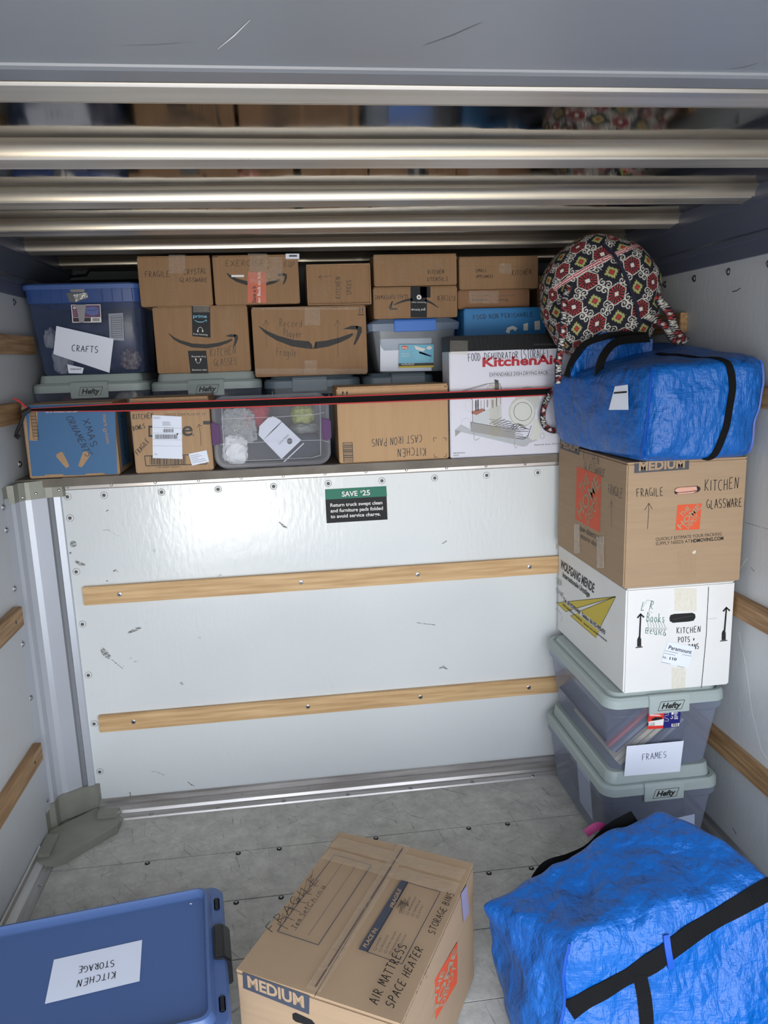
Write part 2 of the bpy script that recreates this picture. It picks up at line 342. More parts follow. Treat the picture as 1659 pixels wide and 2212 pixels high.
# floor: grey composite boards across the truck with dark seams
def m_floor():
    M = bpy.data.materials.new('worn_grey_boards'); M.use_nodes = True; n = M.node_tree.nodes; L = M.node_tree.links; b = n['Principled BSDF']
    tc = n.new('ShaderNodeTexCoord')
    t = n.new('ShaderNodeTexNoise'); t.inputs['Scale'].default_value = 13; t.inputs['Detail'].default_value = 10; t.inputs['Roughness'].default_value = .8
    L.new(tc.outputs['Object'], t.inputs['Vector'])
    r = n.new('ShaderNodeValToRGB'); L.new(t.outputs['Fac'], r.inputs[0])
    r.color_ramp.elements[0].position = .3; r.color_ramp.elements[1].position = .7
    r.color_ramp.elements[0].color = (*lin((160, 159, 152)), 1); r.color_ramp.elements[1].color = (*lin((214, 213, 204)), 1)
    # thin scratches: stretched, warped noise bands
    prev = r.outputs[0]
    for k, (rot, sc) in enumerate(((.5, (5, 90, 1)), (-.9, (4, 110, 1)), (1.7, (7, 80, 1)), (2.5, (6, 100, 1)))):
        mp = n.new('ShaderNodeMapping'); mp.vector_type = 'TEXTURE'; mp.inputs['Rotation'].default_value[2] = rot; mp.inputs['Scale'].default_value = tuple(1/q for q in sc); mp.inputs['Location'].default_value[0] = k*3.3
        wv = n.new('ShaderNodeTexNoise'); wv.inputs['Scale'].default_value = 1.3; wv.inputs['Detail'].default_value = 2; wv.inputs['Distortion'].default_value = .9
        L.new(tc.outputs['Object'], mp.inputs[0]); L.new(mp.outputs[0], wv.inputs['Vector'])
        q = n.new('ShaderNodeValToRGB'); L.new(wv.outputs['Fac'], q.inputs[0])
        q.color_ramp.elements[0].position = .27; q.color_ramp.elements[0].color = (.3, .3, .3, 1); q.color_ramp.elements[1].position = .33; q.color_ramp.elements[1].color = (1, 1, 1, 1)
        mx = n.new('ShaderNodeMix'); mx.data_type = 'RGBA'; mx.blend_type = 'MULTIPLY'; mx.inputs[0].default_value = .55
        L.new(prev, mx.inputs[6]); L.new(q.outputs[0], mx.inputs[7]); prev = mx.outputs[2]
    L.new(prev, b.inputs['Base Color']); b.inputs['Roughness'].default_value = .55
    bp = n.new('ShaderNodeBump'); bp.inputs['Strength'].default_value = .3; bp.inputs['Distance'].default_value = .002
    L.new(t.outputs['Fac'], bp.inputs['Height']); L.new(bp.outputs[0], b.inputs['Normal']); return M
FLOOR = m_floor(); SEAM = mat('floor_seam', (38, 36, 34), .8)
f = MB(); f.box(XL-.03, XR+.03, YR, YF+.05, -.05, -.004, SEAM)
ys = [2.417-.249*k for k in range(18)]
edges = [YF+.03]+ys+[YR]
for a, b in zip(edges[:-1], edges[1:]):
    if a > b: f.box(XL-.02, XR+.02, b+.0022, a-.0022, -.004, 0, FLOOR)
flo = struct('floor', f)
for k, yb in enumerate(ys[:6]):
    xs = [-.566, -.257, -.115, .228, .567, .712, 1.05]
    for x in xs:
        b = MB(); b.dome((x+(.008 if k % 2 else 0), yb-.012, 0), (0, 0, 1), .0095, .0025, DARKBOLT); b.dome((x+(.008 if k % 2 else 0), yb-.012, .002), (0, 0, 1), .004, .0015, STEEL, 8)
        b.build('bolt', flo)
# walls
def m_frp(name, rgb, rough=.28):
    M = bpy.data.materials.new(name); M.use_nodes = True; n = M.node_tree.nodes; L = M.node_tree.links; b = n['Principled BSDF']
    b.inputs['Roughness'].default_value = rough
    tc = n.new('ShaderNodeTexCoord')
    # scuffs and grime
    t = n.new('ShaderNodeTexNoise'); t.inputs['Scale'].default_value = 14; t.inputs['Detail'].default_value = 8; t.inputs['Roughness'].default_value = .75; L.new(tc.outputs['Object'], t.inputs['Vector'])
    r = n.new('ShaderNodeValToRGB'); L.new(t.outputs['Fac'], r.inputs[0]); r.color_ramp.elements[0].position = .66; r.color_ramp.elements[1].position = .76
    r.color_ramp.elements[0].color = (1, 1, 1, 1); r.color_ramp.elements[1].color = (.5, .5, .48, 1)
    t3 = n.new('ShaderNodeTexNoise'); t3.inputs['Scale'].default_value = 2; t3.inputs['Detail'].default_value = 3; L.new(tc.outputs['Object'], t3.inputs['Vector'])
    r3 = n.new('ShaderNodeValToRGB'); L.new(t3.outputs['Fac'], r3.inputs[0]); a = lin(rgb)
    r3.color_ramp.elements[0].color = (a[0]*.9, a[1]*.9, a[2]*.9, 1); r3.color_ramp.elements[1].color = (*a, 1)
    mx = n.new('ShaderNodeMix'); mx.data_type = 'RGBA'; mx.blend_type = 'MULTIPLY'; mx.inputs[0].default_value = .7
    L.new(r3.outputs[0], mx.inputs[6]); L.new(r.outputs[0], mx.inputs[7]); L.new(mx.outputs[2], b.inputs['Base Color'])
    # woven-glass ripple
    mp = n.new('ShaderNodeMapping'); mp.inputs['Scale'].default_value = (60, 60, 22); L.new(tc.outputs['Object'], mp.inputs[0])
    t2 = n.new('ShaderNodeTexNoise'); t2.inputs['Scale'].default_value = 1; t2.inputs['Detail'].default_value = 3; L.new(mp.outputs[0], t2.inputs['Vector'])
    bp = n.new('ShaderNodeBump'); bp.inputs['Strength'].default_value = .4; bp.inputs['Distance'].default_value = .0018
    L.new(t2.outputs['Fac'], bp.inputs['Height']); L.new(bp.outputs[0], b.inputs['Normal']); return M
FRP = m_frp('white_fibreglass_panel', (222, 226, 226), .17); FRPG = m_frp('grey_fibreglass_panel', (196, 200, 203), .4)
def m_scuff():
    M = bpy.data.materials.new('rubber_scuff'); M.use_nodes = True; n = M.node_tree.nodes; L = M.node_tree.links; b = n['Principled BSDF']
    b.inputs['Base Color'].default_value = (*lin((118, 118, 112)), 1); b.inputs['Roughness'].default_value = .7
    tc = n.new('ShaderNodeTexCoord'); mp = n.new('ShaderNodeMapping'); mp.inputs['Rotation'].default_value = (0, .7, 0); mp.inputs['Scale'].default_value = (60, 60, 320); L.new(tc.outputs['Object'], mp.inputs[0])
    t = n.new('ShaderNodeTexNoise'); t.inputs['Scale'].default_value = 1; t.inputs['Detail'].default_value = 5; L.new(mp.outputs[0], t.inputs['Vector'])
    r = n.new('ShaderNodeValToRGB'); r.color_ramp.elements[0].position = .40; r.color_ramp.elements[1].position = .60; L.new(t.outputs['Fac'], r.inputs[0])
    tr_ = n.new('ShaderNodeBsdfTransparent'); mx = n.new('ShaderNodeMixShader'); L.new(r.outputs[0], mx.inputs[0]); L.new(tr_.outputs[0], mx.inputs[1]); L.new(b.outputs[0], mx.inputs[2])
    L.new(mx.outputs[0], n['Material Output'].inputs['Surface']); return M
SCUFF = m_scuff()
wf = MB(); wf.box(XL-.02, XR+.02, YF, YF+.04, 0, DECK-.02, FRP)
wallf = struct('wall_front', wf)
F = Face((-.82, YF, 0), (1, 0, 0), (0, 0, 1), 2.2, 1.26)
def scuff(src, pts, w0):
    F.src = src
    n = len(pts); F.taper('scuff_marks', [(x, y, w0*(.25+.75*math.sin(math.pi*(i+.5)/n))) for i, (x, y) in enumerate(pts)], SCUFF)
for x, y, rx, ry in ((525, 648, 24, 24), (504, 712, 9, 8)): F.src = 'W2'; F.ell('scuff_marks', (x, y), rx, ry, SCUFF)
scuff('W2', [(537, 768), (560, 782), (590, 795), (610, 798)], 26); scuff('W2', [(810, 845), (828, 835), (846, 845)], 16)
scuff('W2', [(915, 1287), (950, 1270), (985, 1255), (1010, 1248)], 22); scuff('W2', [(728, 1395), (745, 1420), (765, 1445), (790, 1462)], 44)
scuff('W2', [(800, 1475), (830, 1500), (880, 1540)], 7); scuff('W2', [(735, 550), (775, 545), (820, 575), (855, 590)], 4); scuff('W2', [(1290, 1650), (1300, 1640), (1312, 1655)], 16)
scuff('W2', [(960, 1492), (1000, 1484)], 6); scuff('W2', [(760, 412), (778, 403)], 9); scuff('W2', [(757, 915), (775, 910)], 9)
scuff('W3', [(820, 862), (840, 858), (862, 862)], 34); scuff('W3', [(728, 830), (750, 845), (772, 866)], 12); scuff('W3', [(870, 850), (900, 848), (918, 860)], 10)
scuff('W3', [(930, 765), (936, 785), (930, 803)], 10); scuff('W3', [(1142, 792), (1170, 796)], 14); scuff('W3', [(1345, 693), (1375, 715), (1395, 722)], 9); scuff('W3', [(1070, 618), (1120, 620), (1180, 645)], 4)
scuff('F', [(603, 1128), (612, 1136), (620, 1140)], 5); scuff('F', [(948, 1444), (958, 1440), (966, 1446)], 5); scuff('F', [(470, 1245), (480, 1240)], 3); scuff('F', [(900, 1345), (940, 1350)], 2); scuff('F', [(955, 1175), (965, 1168)], 3)
F.finish(wallf)
scr = [(-.79+.0, 1.234)]+[(-.665+.2*k, 1.233) for k in range(10)]+[(-.79, z) for z in (1.157, .958, .758, .558, .362, .163)]
for x, z in scr:
    b = MB(); b.dome((x, YF, z), (0, -1, 0), .0135, .0012, mat('countersunk_ring', (150, 152, 152), .5)); b.dome((x, YF-.0010, z), (0, -1, 0), .0115, .0012, mat('pale_ring', (222, 224, 222), .4)); b.dome((x, YF-.0025, z), (0, -1, 0), .0062, .003, mat('bolt_head', (92, 90, 88), .5, .3)); b.build('screw', wallf)
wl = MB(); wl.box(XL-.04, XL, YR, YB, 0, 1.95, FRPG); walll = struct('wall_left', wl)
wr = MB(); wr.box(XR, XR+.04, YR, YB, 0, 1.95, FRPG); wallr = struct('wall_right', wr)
for y, z in ((2.954, 1.92), (2.45, 1.92), (2.804, 1.353), (2.6, 1.236), (2.6, 1.159), (2.603, .955), (2.61, .754), (2.618, .551), (2.625, .35), (2.635, .14)):
    b = MB(); b.dome((XL, y, z), (1, 0, 0), .0125, .002, STEEL); b.dome((XL+.002, y, z), (1, 0, 0), .008, .005, STEEL); b.build('rivet', walll)
for y in (2.95, 2.745, 2.54, 2.335, 2.13, 1.92):
    b = MB(); b.dome((XR, y, 1.914), (-1, 0, 0), .0125, .002, STEEL); b.dome((XR-.002, y, 1.914), (-1, 0, 0), .008, .005, STEEL); b.build('rivet', wallr)
F = Face((XR, 2.6, 0), (0, -1, 0), (0, 0, 1), 1.6, 1.9, 'F'); F.line('scuff_marks', [(1609, 1128), (1628, 1134), (1659, 1143)], .0015, SCUFF)
F.line('scuff_marks', [(1622, 1225), (1630, 1235)], .004, SCUFF); F.line('scuff_marks', [(1582, 630), (1592, 628), (1600, 622)], .003, PRINT); F.line('scuff_marks', [(1583, 1788), (1591, 1802)], .003, PRINT)
WSCR = mat('white_scratch', (235, 235, 235), .5)
F.line('scratches', [(1596, 1365), (1612, 1440), (1625, 1540), (1645, 1620), (1658, 1640)], .003, WSCR); F.line('scratches', [(1598, 1230), (1615, 1205)], .003, WSCR); F.finish(wallr)
bw = MB(); bw.box(XL-.04, XR+.04, YB, YB+.04, 0, ZC+.03, mat('dark_front_wall', (96, 100, 104), .5, bump=.1)); struct('wall_back', bw)
dk = MB(); dk.box(XL-.01, XR+.01, 2.735, YB, DECK-.03, DECK, mat('deck_board', (120, 112, 100), .6, var=.3, vscale=9)); struct('floor', dk)
# nosing of the raised deck
ns = MB()
ns.prism([(2.765, 1.258), (2.757, 1.258), (2.753, 1.262), (2.752, 1.280), (2.746, 1.283), (2.742, 1.290), (2.738, 1.300), (2.730, 1.3062), (2.76, 1.3065), (2.765, 1.30)], 0, -.792, XR, ALU)
tr = struct('trim_1', ns, smooth=True)
for k in range(14):
    b = MB(); b.dome((-.785+.0+.1515*k if k else -.782, 2.7525, 1.271), (0, -1, 0), .0055, .004, STEEL); b.build('rivet', tr)
# corner post of folded, painted metal
POST = mat('grey_enamel_post', (196, 200, 208), .35, .3, bump=.1, bscale=20); POSTD = mat('post_groove', (128, 131, 136), .5)
def corner(sgn, cx, nm):
    P = [(-.95, 2.61), (-.944, 2.655), (-.935, 2.665), (-.932, 2.70), (-.918, 2.716), (-.900, 2.722), (-.856, 2.750), (-.851, 2.758), (-.838, 2.758), (-.834, 2.750), (-.813, 2.755), (-.810, 2.765)]
    P = [(cx+sgn*(x+.95), y) for x, y in P]; b = MB()
    for i in range(len(P)-1):
        q = [(P[i][0], P[i][1], .10), (P[i+1][0], P[i+1][1], .10), (P[i+1][0], P[i+1][1], 1.26), (P[i][0], P[i][1], 1.26)]
        b.add(q, [(0, 1, 2, 3) if sgn > 0 else (3, 2, 1, 0)], POSTD if i in (6, 7, 8) else POST)
    t = struct(nm, b)
    CAPM = mat('grey_cast_bracket', (150, 150, 138), .45, .2, var=.15, vscale=12)
    c = MB(); Q = [(-.951, 2.590), (-.948, 2.642), (-.930, 2.652), (-.928, 2.690), (-.912, 2.708), (-.898, 2.712), (-.855, 2.738), (-.835, 2.745), (-.800, 2.747), (-.795, 2.757)]
    Q = [(cx+sgn*(x+.95), y) for x, y in Q]
    c.prism(Q+[(cx+sgn*.155, 2.775), (cx-sgn*.01, 2.775)], 2, 1.238, 1.300, CAPM)
    t2 = struct(nm[:-1]+str(int(nm[-1])+1), c)
    for x, y, z in ((-.882, 2.721, 1.258), (-.812, 2.7465, 1.262), (-.92, 2.70, 1.25)):
        r = MB(); r.dome((cx+sgn*(x+.95), y, z), (sgn*.4, -1, 0), .005, .004, STEEL); r.build('rivet', t2)
    d = MB(); d.prism(Q+[(cx+sgn*.155, 2.775), (cx-sgn*.01, 2.775)], 2, .012, .115, CAPM)
    d.prism([(cx+sgn*.002, 2.62), (cx+sgn*.002, 2.44), (cx+sgn*.06, 2.435), (cx+sgn*.10, 2.452), (cx+sgn*.245, 2.60), (cx+sgn*.247, 2.665), (cx+sgn*.20, 2.70), (cx+sgn*.14, 2.74)], 2, 0, .028, CAPM)
    d.box(*sorted((cx+sgn*.16, cx+sgn*.235)), 2.66, 2.70, .02, .045, CAPM); d.box(*sorted((cx+sgn*.005, cx+sgn*.05)), 2.46, 2.58, .02, .04, CAPM)
    struct(nm[:-1]+str(int(nm[-1])+2), d, bevel=.0015)
corner(1, XL, 'trim_2'); corner(-1, XR, 'trim_5')
# kick rails
KR = [(0, 0), (0, .045), (-.006, .05), (-.012, .045), (-.014, .028), (-.045, .018), (-.05, .008), (-.082, .006), (-.085, 0)]
b = MB(); b.prism([(YF+p[0], p[1]) for p in KR], 0, -.80, XR, ALU); kf = struct('baseboard_front', b, smooth=True)
for x, yy, zz in [(-.79, 2.745, .021), (-.74, 2.735, .018), (-.675, 2.735, .018), (-.46, 2.74, .02), (-.26, 2.74, .02), (.0, 2.74, .02), (.25, 2.74, .02), (.5, 2.74, .02), (.75, 2.74, .02)]+[(-.6+.25*k, 2.69, .007) for k in range(7)]:
    r = MB(); r.dome((x, yy, zz), (0, -.4, 1), .008, .005, STEEL); r.build('rivet', kf)
for sg, x, nm in ((1, XL, 'baseboard_left'), (-1, XR, 'baseboard_right')):
    b = MB(); b.prism([(x-sg*p[0]*.75, p[1]) for p in KR][::sg], 1, YR, 2.5, ALUY); k = struct(nm, b, smooth=True)
    for yy in [2.34-.25*i for i in range(8)]:
        r = MB(); r.dome((x+sg*.05, yy, .006), (0, 0, 1), .008, .004, STEEL); r.build('rivet', k)
# coves under the roof
COVE = mat('dark_blue_grey_cove', (88, 94, 112), .45, .2, bump=.05)
for sg, x, nm in ((1, XL, 'trim_8'), (-1, XR, 'trim_9')):
    pr = [(0, 1.942), (.012, 1.942), (.014, 1.985), (.02, 1.99), (.02, 2.005), (.016, 2.012), (.03, 2.085), (.036, 2.09), (.040, 2.14), (.05, 2.15), (.05, 2.17), (0, 2.17)]
    b = MB(); b.prism([(x+sg*p, z) for p, z in pr][::sg], 1, YR, YB, COVE); k = struct(nm, b)
    for yy in (2.6, 3.03, 2.165):
        for i in range(3):
            r = MB(); r.dome((x+sg*.038, yy+.02+.025*i, 2.115+.006*(i % 2)), (sg, 0, -.1), .004, .003, STEEL, 6); r.build('rivet', k)
# roof: mirror-like aluminium sheets between pressed roof bows
def m_sheet():
    M = mat('polished_roof_sheet', (140, 136, 132), .08, 1., bump=.16, bscale=1.6, stretch=(1, .6, 1), bdist=.02, bdetail=2, rgb2=(122, 118, 114), vscale=10, rvar=.04); return M
SHEET = m_sheet(); EDGE = mat('dulled_sheet_edge', (188, 178, 162), .3, .85, bump=.05, bscale=10); BOW = mat('brushed_bow', (206, 198, 190), .33, .65, bump=.1, bscale=10, stretch=(.3, 8, 8), rgb2=(178, 172, 162), vscale=4, rvar=.08)
bows = [1.30-.435*k for k in range(7, 0, -1)]+[1.30, 1.735, 2.165, 2.60, 3.03, 3.46]
cl = MB(); cl.box(XL-.04, XR+.04, YR, YB+.04, ZC+.01, ZC+.04, ALU)
N = 24
for i in range(len(bows)-1):
    y0, y1 = bows[i]+.115, bows[i+1]-.003
    pf = [(y0, 2.131), (y0+.01, 2.131), (y1-.045, 2.133), (y1-.030, 2.133)]+[(y1-.028+.028*math.sin(a), 2.104+.028*math.cos(a)) for a in [math.radians(15*k) for k in range(1, 7)]]
    pf = [p for p in pf if p[0] > YR]
    xs = [XL+.0+(XR-XL)*k/N for k in range(N+1)]
    vs = [(x, p[0], p[1]+(.0022*noise.noise(Vector((x*2.2, p[0]*6, i))) if 0 < j else 0)) for x in xs for j, p in enumerate(pf)]; k = len(pf)
    cl.add(vs, [(a*k+j, a*k+j+1, (a+1)*k+j+1, (a+1)*k+j) for a in range(N) for j in range(0, 3)], SHEET)
    cl.add(vs, [(a*k+j, a*k+j+1, (a+1)*k+j+1, (a+1)*k+j) for a in range(N) for j in range(3, k-1)], EDGE)
struct('ceiling', cl, smooth=True)
nm = 10
for y0 in bows:
    if y0 < .8: continue
    b = MB(); pr = [(.005, 2.165), (.007, 2.112), (.013, 2.103), (.055, 2.097), (.060, 2.096), (.066, 2.101), (.107, 2.108), (.113, 2.113), (.1135, 2.165)]
    b.prism([(y0+a, z) for a, z in pr], 0, XL+.0, XR, BOW); struct('trim_%d' % nm, b, smooth=True); nm += 1
# the raised roll-up door lying under the roof
DOOR = mat('grey_door_enamel', (128, 131, 137), .32, 0., bump=.08, bscale=3, var=.05, vscale=3)
d = MB(); d.box(XL+.06, XR-.06, YR+.05, 1.074, 2.052, 2.082, DOOR)
d.prism([(1.070, 2.062), (1.0745, 2.049), (1.082, 2.047), (1.135, 2.052), (1.142, 2.06), (1.14, 2.075), (1.07, 2.08)], 0, XL+.06, XR-.06, DOOR)
dr = struct('door_1', d)
F = Face((XL+.06, 1.074, 2.052), (1, 0, 0), (0, -1, 0), 2.2, 1.2, 'F')
for a, b_, c_ in (((915, 98), (1040, 48), .0025), ((470, 105), (540, 42), .002), ((250, 97), (420, 90), .001), ((1570, 150), (1640, 135), .002)):
    F.line('scuff_marks', [a, ((a[0]+b_[0])/2, (a[1]+b_[1])/2+3), b_], [c_*.3, c_, c_*.3], mat('door_scuff', (112, 116, 122), .5) if a[0] != 470 else WSCR)
F.finish(dr)
# wooden cargo rails
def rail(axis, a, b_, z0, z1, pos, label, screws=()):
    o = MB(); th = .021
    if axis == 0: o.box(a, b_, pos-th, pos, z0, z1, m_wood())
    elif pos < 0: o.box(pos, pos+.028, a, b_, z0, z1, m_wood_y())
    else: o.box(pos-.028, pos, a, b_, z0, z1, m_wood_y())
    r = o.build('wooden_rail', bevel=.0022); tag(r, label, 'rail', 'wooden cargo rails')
    for s_ in screws:
        q = MB()
        if axis == 0: q.dome((s_, pos-th, (z0+z1)/2), (0, -1, 0), .0085, .002, STEEL); q.dome((s_, pos-th-.0018, (z0+z1)/2), (0, -1, 0), .003, .001, DARKBOLT, 6)
        else: q.dome((pos+(.028 if pos < 0 else -.028), s_, (z0+z1)/2), (1 if pos < 0 else -1, 0, 0), .006, .001, DARKBOLT)
        q.build('screw', r)
rail(0, -.772, 1.24, .834, .902, YF, 'upper wooden rail across the white front wall', (-.644, .015, .459, .9))
rail(0, -.768, 1.24, .332, .398, YF, 'lower wooden rail across the white front wall, near the floor', (-.642, .015, .458, .9))
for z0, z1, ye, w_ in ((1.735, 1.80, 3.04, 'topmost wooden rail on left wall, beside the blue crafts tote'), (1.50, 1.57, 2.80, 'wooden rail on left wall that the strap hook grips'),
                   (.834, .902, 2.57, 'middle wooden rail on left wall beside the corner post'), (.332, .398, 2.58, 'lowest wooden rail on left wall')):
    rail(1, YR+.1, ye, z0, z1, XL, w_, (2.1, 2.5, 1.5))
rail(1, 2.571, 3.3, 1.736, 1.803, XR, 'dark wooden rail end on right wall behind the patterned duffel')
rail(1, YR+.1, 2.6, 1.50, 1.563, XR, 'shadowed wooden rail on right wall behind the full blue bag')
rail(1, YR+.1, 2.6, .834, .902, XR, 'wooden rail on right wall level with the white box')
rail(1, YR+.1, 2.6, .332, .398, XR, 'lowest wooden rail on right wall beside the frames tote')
# sticker on the front wall
st = empty('wall_sticker', (.237, YF, 1.15), 'green and black SAVE $25 sticker on the white front wall', 'sticker')
F = Face((.122, YF, 1.084), (1, 0, 0), (0, 0, 1), .23, .126, 'S', .0004)
F.poly('backing', [(395, 175), (1240, 128), (1258, 588), (418, 640)], mat('sticker_black', (16, 17, 18), .5, spec=.25))
F.lift = .0003; F.poly('green_band', [(395, 172), (1240, 126), (1250, 268), (402, 314)], mat('sticker_green', (20, 112, 88), .45, spec=.3))
F.lift = .0006
F.text('lettering', 'SAVE', (630, 272), (845, 260), (626, 205), WHITEP, .02); F.text('lettering', '$', (882, 218), (905, 217), (881, 190), WHITEP, .01); F.text('lettering', '25', (912, 255), (1018, 250), (908, 187), WHITEP, .02)
for t, S_, E_, T_ in (('Return truck swept clean', (470, 414), (1187, 376), (468, 368)), ('and furniture pads folded', (473, 492), (1195, 453), (471, 446)), ('to avoid service charge.', (474, 570), (1162, 532), (472, 524))):
    F.text('lettering', t, S_, E_, T_, WHITEP, .018)
F.finish(st)
# ================================================================== BOXES
def carton_body(x0, x1, y0, y1, z0, z1, m, flap=True, r=.004, open_=False):
    b = MB(); NX, NZ = 10, 8
    # gently bulging faces built as grids
    def grid(O, U, V, n, nu=10, nv=8, bl=.003):
        O, U, V, n = map(Vector, (O, U, V, n)); vs = []
        for j in range(nv+1):
            for i in range(nu+1):
                u, v = i/nu, j/nv; vs.append(O+U*u+V*v-n*(r*.5)*((abs(2*u-1)**12)+(abs(2*v-1)**12))*.6)
        b.add(vs, [(j*(nu+1)+i, j*(nu+1)+i+1, (j+1)*(nu+1)+i+1, (j+1)*(nu+1)+i) for j in range(nv) for i in range(nu)], m)
    w, d, h = x1-x0, y1-y0, z1-z0
    b.box(x0+r*.4, x1-r*.4, y0+r*.4, y1-r*.4, z0, z1-.0005, m)
    return b
def carton(name, label, x0, x1, y0, y1, z0, z1, m=CARD, group=None, seam=True, name_cat='box'):
    root = empty(name, ((x0+x1)/2, (y0+y1)/2, z0), label, name_cat, group)
    b = MB(); b.box(x0, x1, y0, y1, z0, z1-.003, m)
    part('body', b, root, bevel=.0035)
    g = MB(); c = (y0+y1)/2                                   # two top flaps meeting in a seam
    g.box(x0+.001, x1-.001, y0+.001, c-.001, z1-.003, z1, m); g.box(x0+.001, x1-.001, c+.001, y1-.001, z1-.003, z1, m)
    part('top_flaps', g, root, bevel=.0012, seg=1)
    F = Face((x0, y0, z0), (1, 0, 0), (0, 0, 1), x1-x0, z1-z0)
    return root, F
def crumple(F, part_, x0, y0, x1, y1, m=TAPE, n=10, jag=.0):
    """a strip of clear tape with small real wrinkles, on top of face F (crop coordinates)"""
    a, b_, c, d = F.p((x0, y0)), F.p((x1, y0)), F.p((x1, y1)), F.p((x0, y1)); vs = []; rnd = random.Random(int(x0*7+y0))
    for j in range(n+1):
        for i in range(n+1):
            u, v = i/n, j/n; p = (a*(1-u)+b_*u)*(1-v)+(d*(1-u)+c*u)*v; e = rnd.uniform(-jag, jag)*.01 if i in (0, n) else 0
            vs.append(F.w3((p.x+e, p.y), .0006+abs(noise.noise(Vector((p.x*60, p.y*60, x0))))*.004))
    F.mb(part_+'#%d' % len(F.parts)).add(vs, [(j*(n+1)+i, (j+1)*(n+1)+i, (j+1)*(n+1)+i+1, j*(n+1)+i+1) for j in range(n) for i in range(n)], m)
def smile_small(F, pts, head, src, m=PRINT):
    F.src = src; F.taper('printed_smile', pts, m)
    for h in head: F.poly('printed_smile', h, m)

# --- front row on the deck
BLUEC = mat('blue_printed_cardboard', (62, 106, 148), .6, bump=.2, bscale=30, stretch=(10, 10, 1))
r, F = carton('cardboard_box', 'blue printed box marked XMAS ORNAMENTS, at left end of the front row', -.902, -.598, 2.742, 2.985, DECK+.0025, 1.562, CARD, 'cartons on the raised deck')
F.src = '1'
F.poly('blue_print', [(160, 1112), (735, 1100), (742, 1300), (752, 1552), (204, 1566), (180, 1320)], BLUEC); F.lift = .0004
F.rect('blue_print', 190, 1150, 240, 1338, CARD); F.lift = .0007
F.src = 'L'; F.frame('barcode', [(357, 1040), (422, 1040), (470, 1375), (403, 1375)], .0012, PRINT)
for k in range(22):
    t = .06+.04*k; F.line('barcode', [(357+46*t, 1040+335*t), (422+48*t, 1040+335*t)], .001+.0012*(k % 3 == 0), PRINT)
F.src = '1'
for a, b_ in (((375, 1418), (435, 1508)), ((560, 1412), (512, 1505))):
    F.taper('printed_ray#%d' % (a[0]+9), [(a[0], a[1], 30), (a[0]*.9+b_[0]*.1, a[1]*.9+b_[1]*.1, 50), (a[0]*.2+b_[0]*.8, a[1]*.2+b_[1]*.8, 32), (b_[0], b_[1], 22)], CARD)
F.poly('printed_ray#0', [(290, 1556), (400, 1552), (412, 1562), (285, 1566)], CARD); F.poly('printed_ray#1', [(550, 1550), (660, 1544), (676, 1552), (545, 1562)], CARD)
F.lift = .001
F.text('printed_text', 'mart   .com', (658, 1170), (682, 1358), (682, 1168), CARD, .01)
F.ring('printed_text', (672, 1272), 9, 9, .003, CARD)
F.hand('handwriting', 'XMAS', (528, 1208), (590, 1395), (570, 1195), PEN, .0025); F.hand('handwriting', 'ORNAMENTS', (420, 1190), (555, 1450), (462, 1180), PEN, .0022)
F.finish(r)
F2 = Face((-.598, 2.742, DECK+.0025), (0, 1, 0), (0, 0, 1), .243, .255); F2.poly('side_print', [(.05, .02), (.2, .02), (.2, .24), (.05, .24)], BLUEC, conv=False); F2.lift = .0005
F2.text('side_print', 'FRAGILE', (.10, .2), (.10, .04), (.13, .2), INK, conv=False); F2.finish(r)
T = MB(); T.box(-.90, -.60, 2.85, 2.90, 1.5625, 1.5632, TAPE); part('tape', T, r)

r, F = carton('cardboard_box', 'kitchen bowls box with white shipping label, between blue box and clear purple-latched tote', -.543, -.273, 2.742, 2.985, DECK+.0025, 1.57, CARD, 'cartons on the raised deck')
F.src = 'X'
F.text('printed_text', '3', (287, 262), (330, 262), (287, 215), INK, .03); F.text('printed_text', '68 COUNT PACKAGES', (350, 231), (732, 228), (350, 207), INK, .03)
F.text('printed_text', '10 1/16 IN PLATES (25.6 cm)', (350, 262), (750, 258), (350, 240), INK, .02); F.text('printed_text', '16523', (988, 258), (1240, 252), (988, 212), INK, .03)
F.rect('printed_text', 1250, 196, 1362, 250, INK); F.lift = .0004; F.taper('printed_text', [(1265, 240, 8), (1290, 210, 8), (1310, 238, 8), (1345, 205, 8)], CARD); F.lift = 0
F.text('printed_text', '100322 DAR PL10 07 13', (765, 420), (1390, 410), (765, 385), GREYPRINT); F.text('printed_text', 'D', (510, 745), (640, 745), (510, 578), INK, .02)
F.text('printed_text', 'e', (1035, 735), (1200, 725), (1035, 515), INK, .015); F.ell('printed_text', (1210, 722), 10, 9, INK)
F.rect('printed_text', 1362, 500, 1470, 555, INK)
F.frame('barcode', [(450, 1045), (1410, 1020), (1420, 1170), (470, 1200)], .003, INK); F.bars('barcode', 530, 1040, 1090, 1180, 30, INK)
F.text('barcode', '1 00 42000 16524 9', (636, 1234), (1000, 1226), (636, 1208), INK)
F.hand('handwriting', 'KITCHEN', (270, 478), (600, 455), (262, 398), INK, .0022); F.hand('handwriting', 'BOWLS', (275, 655), (470, 605), (262, 590), INK, .0022)
F.hand('handwriting', 'FRAGILE', (352, 1040), (530, 810), (300, 985), INK, .0022)
F.line('handwriting', [(1330, 885), (1320, 700), (1298, 555)], .0015, INK); F.line('handwriting', [(1265, 605), (1298, 552), (1345, 585)], .0015, INK)
F.lift = .0008
F.poly('shipping_label', [(570, 408), (1028, 432), (1040, 1092), (578, 1078)], PAPER); F.lift = .0012
F.lines('shipping_label', 582, 432, 735, 470, 3, INK, .0006); F.lines('shipping_label', 728, 508, 885, 575, 5, INK, .0008); F.text('shipping_label', '903 210 5  25', (752, 612), (900, 614), (752, 598), INK)
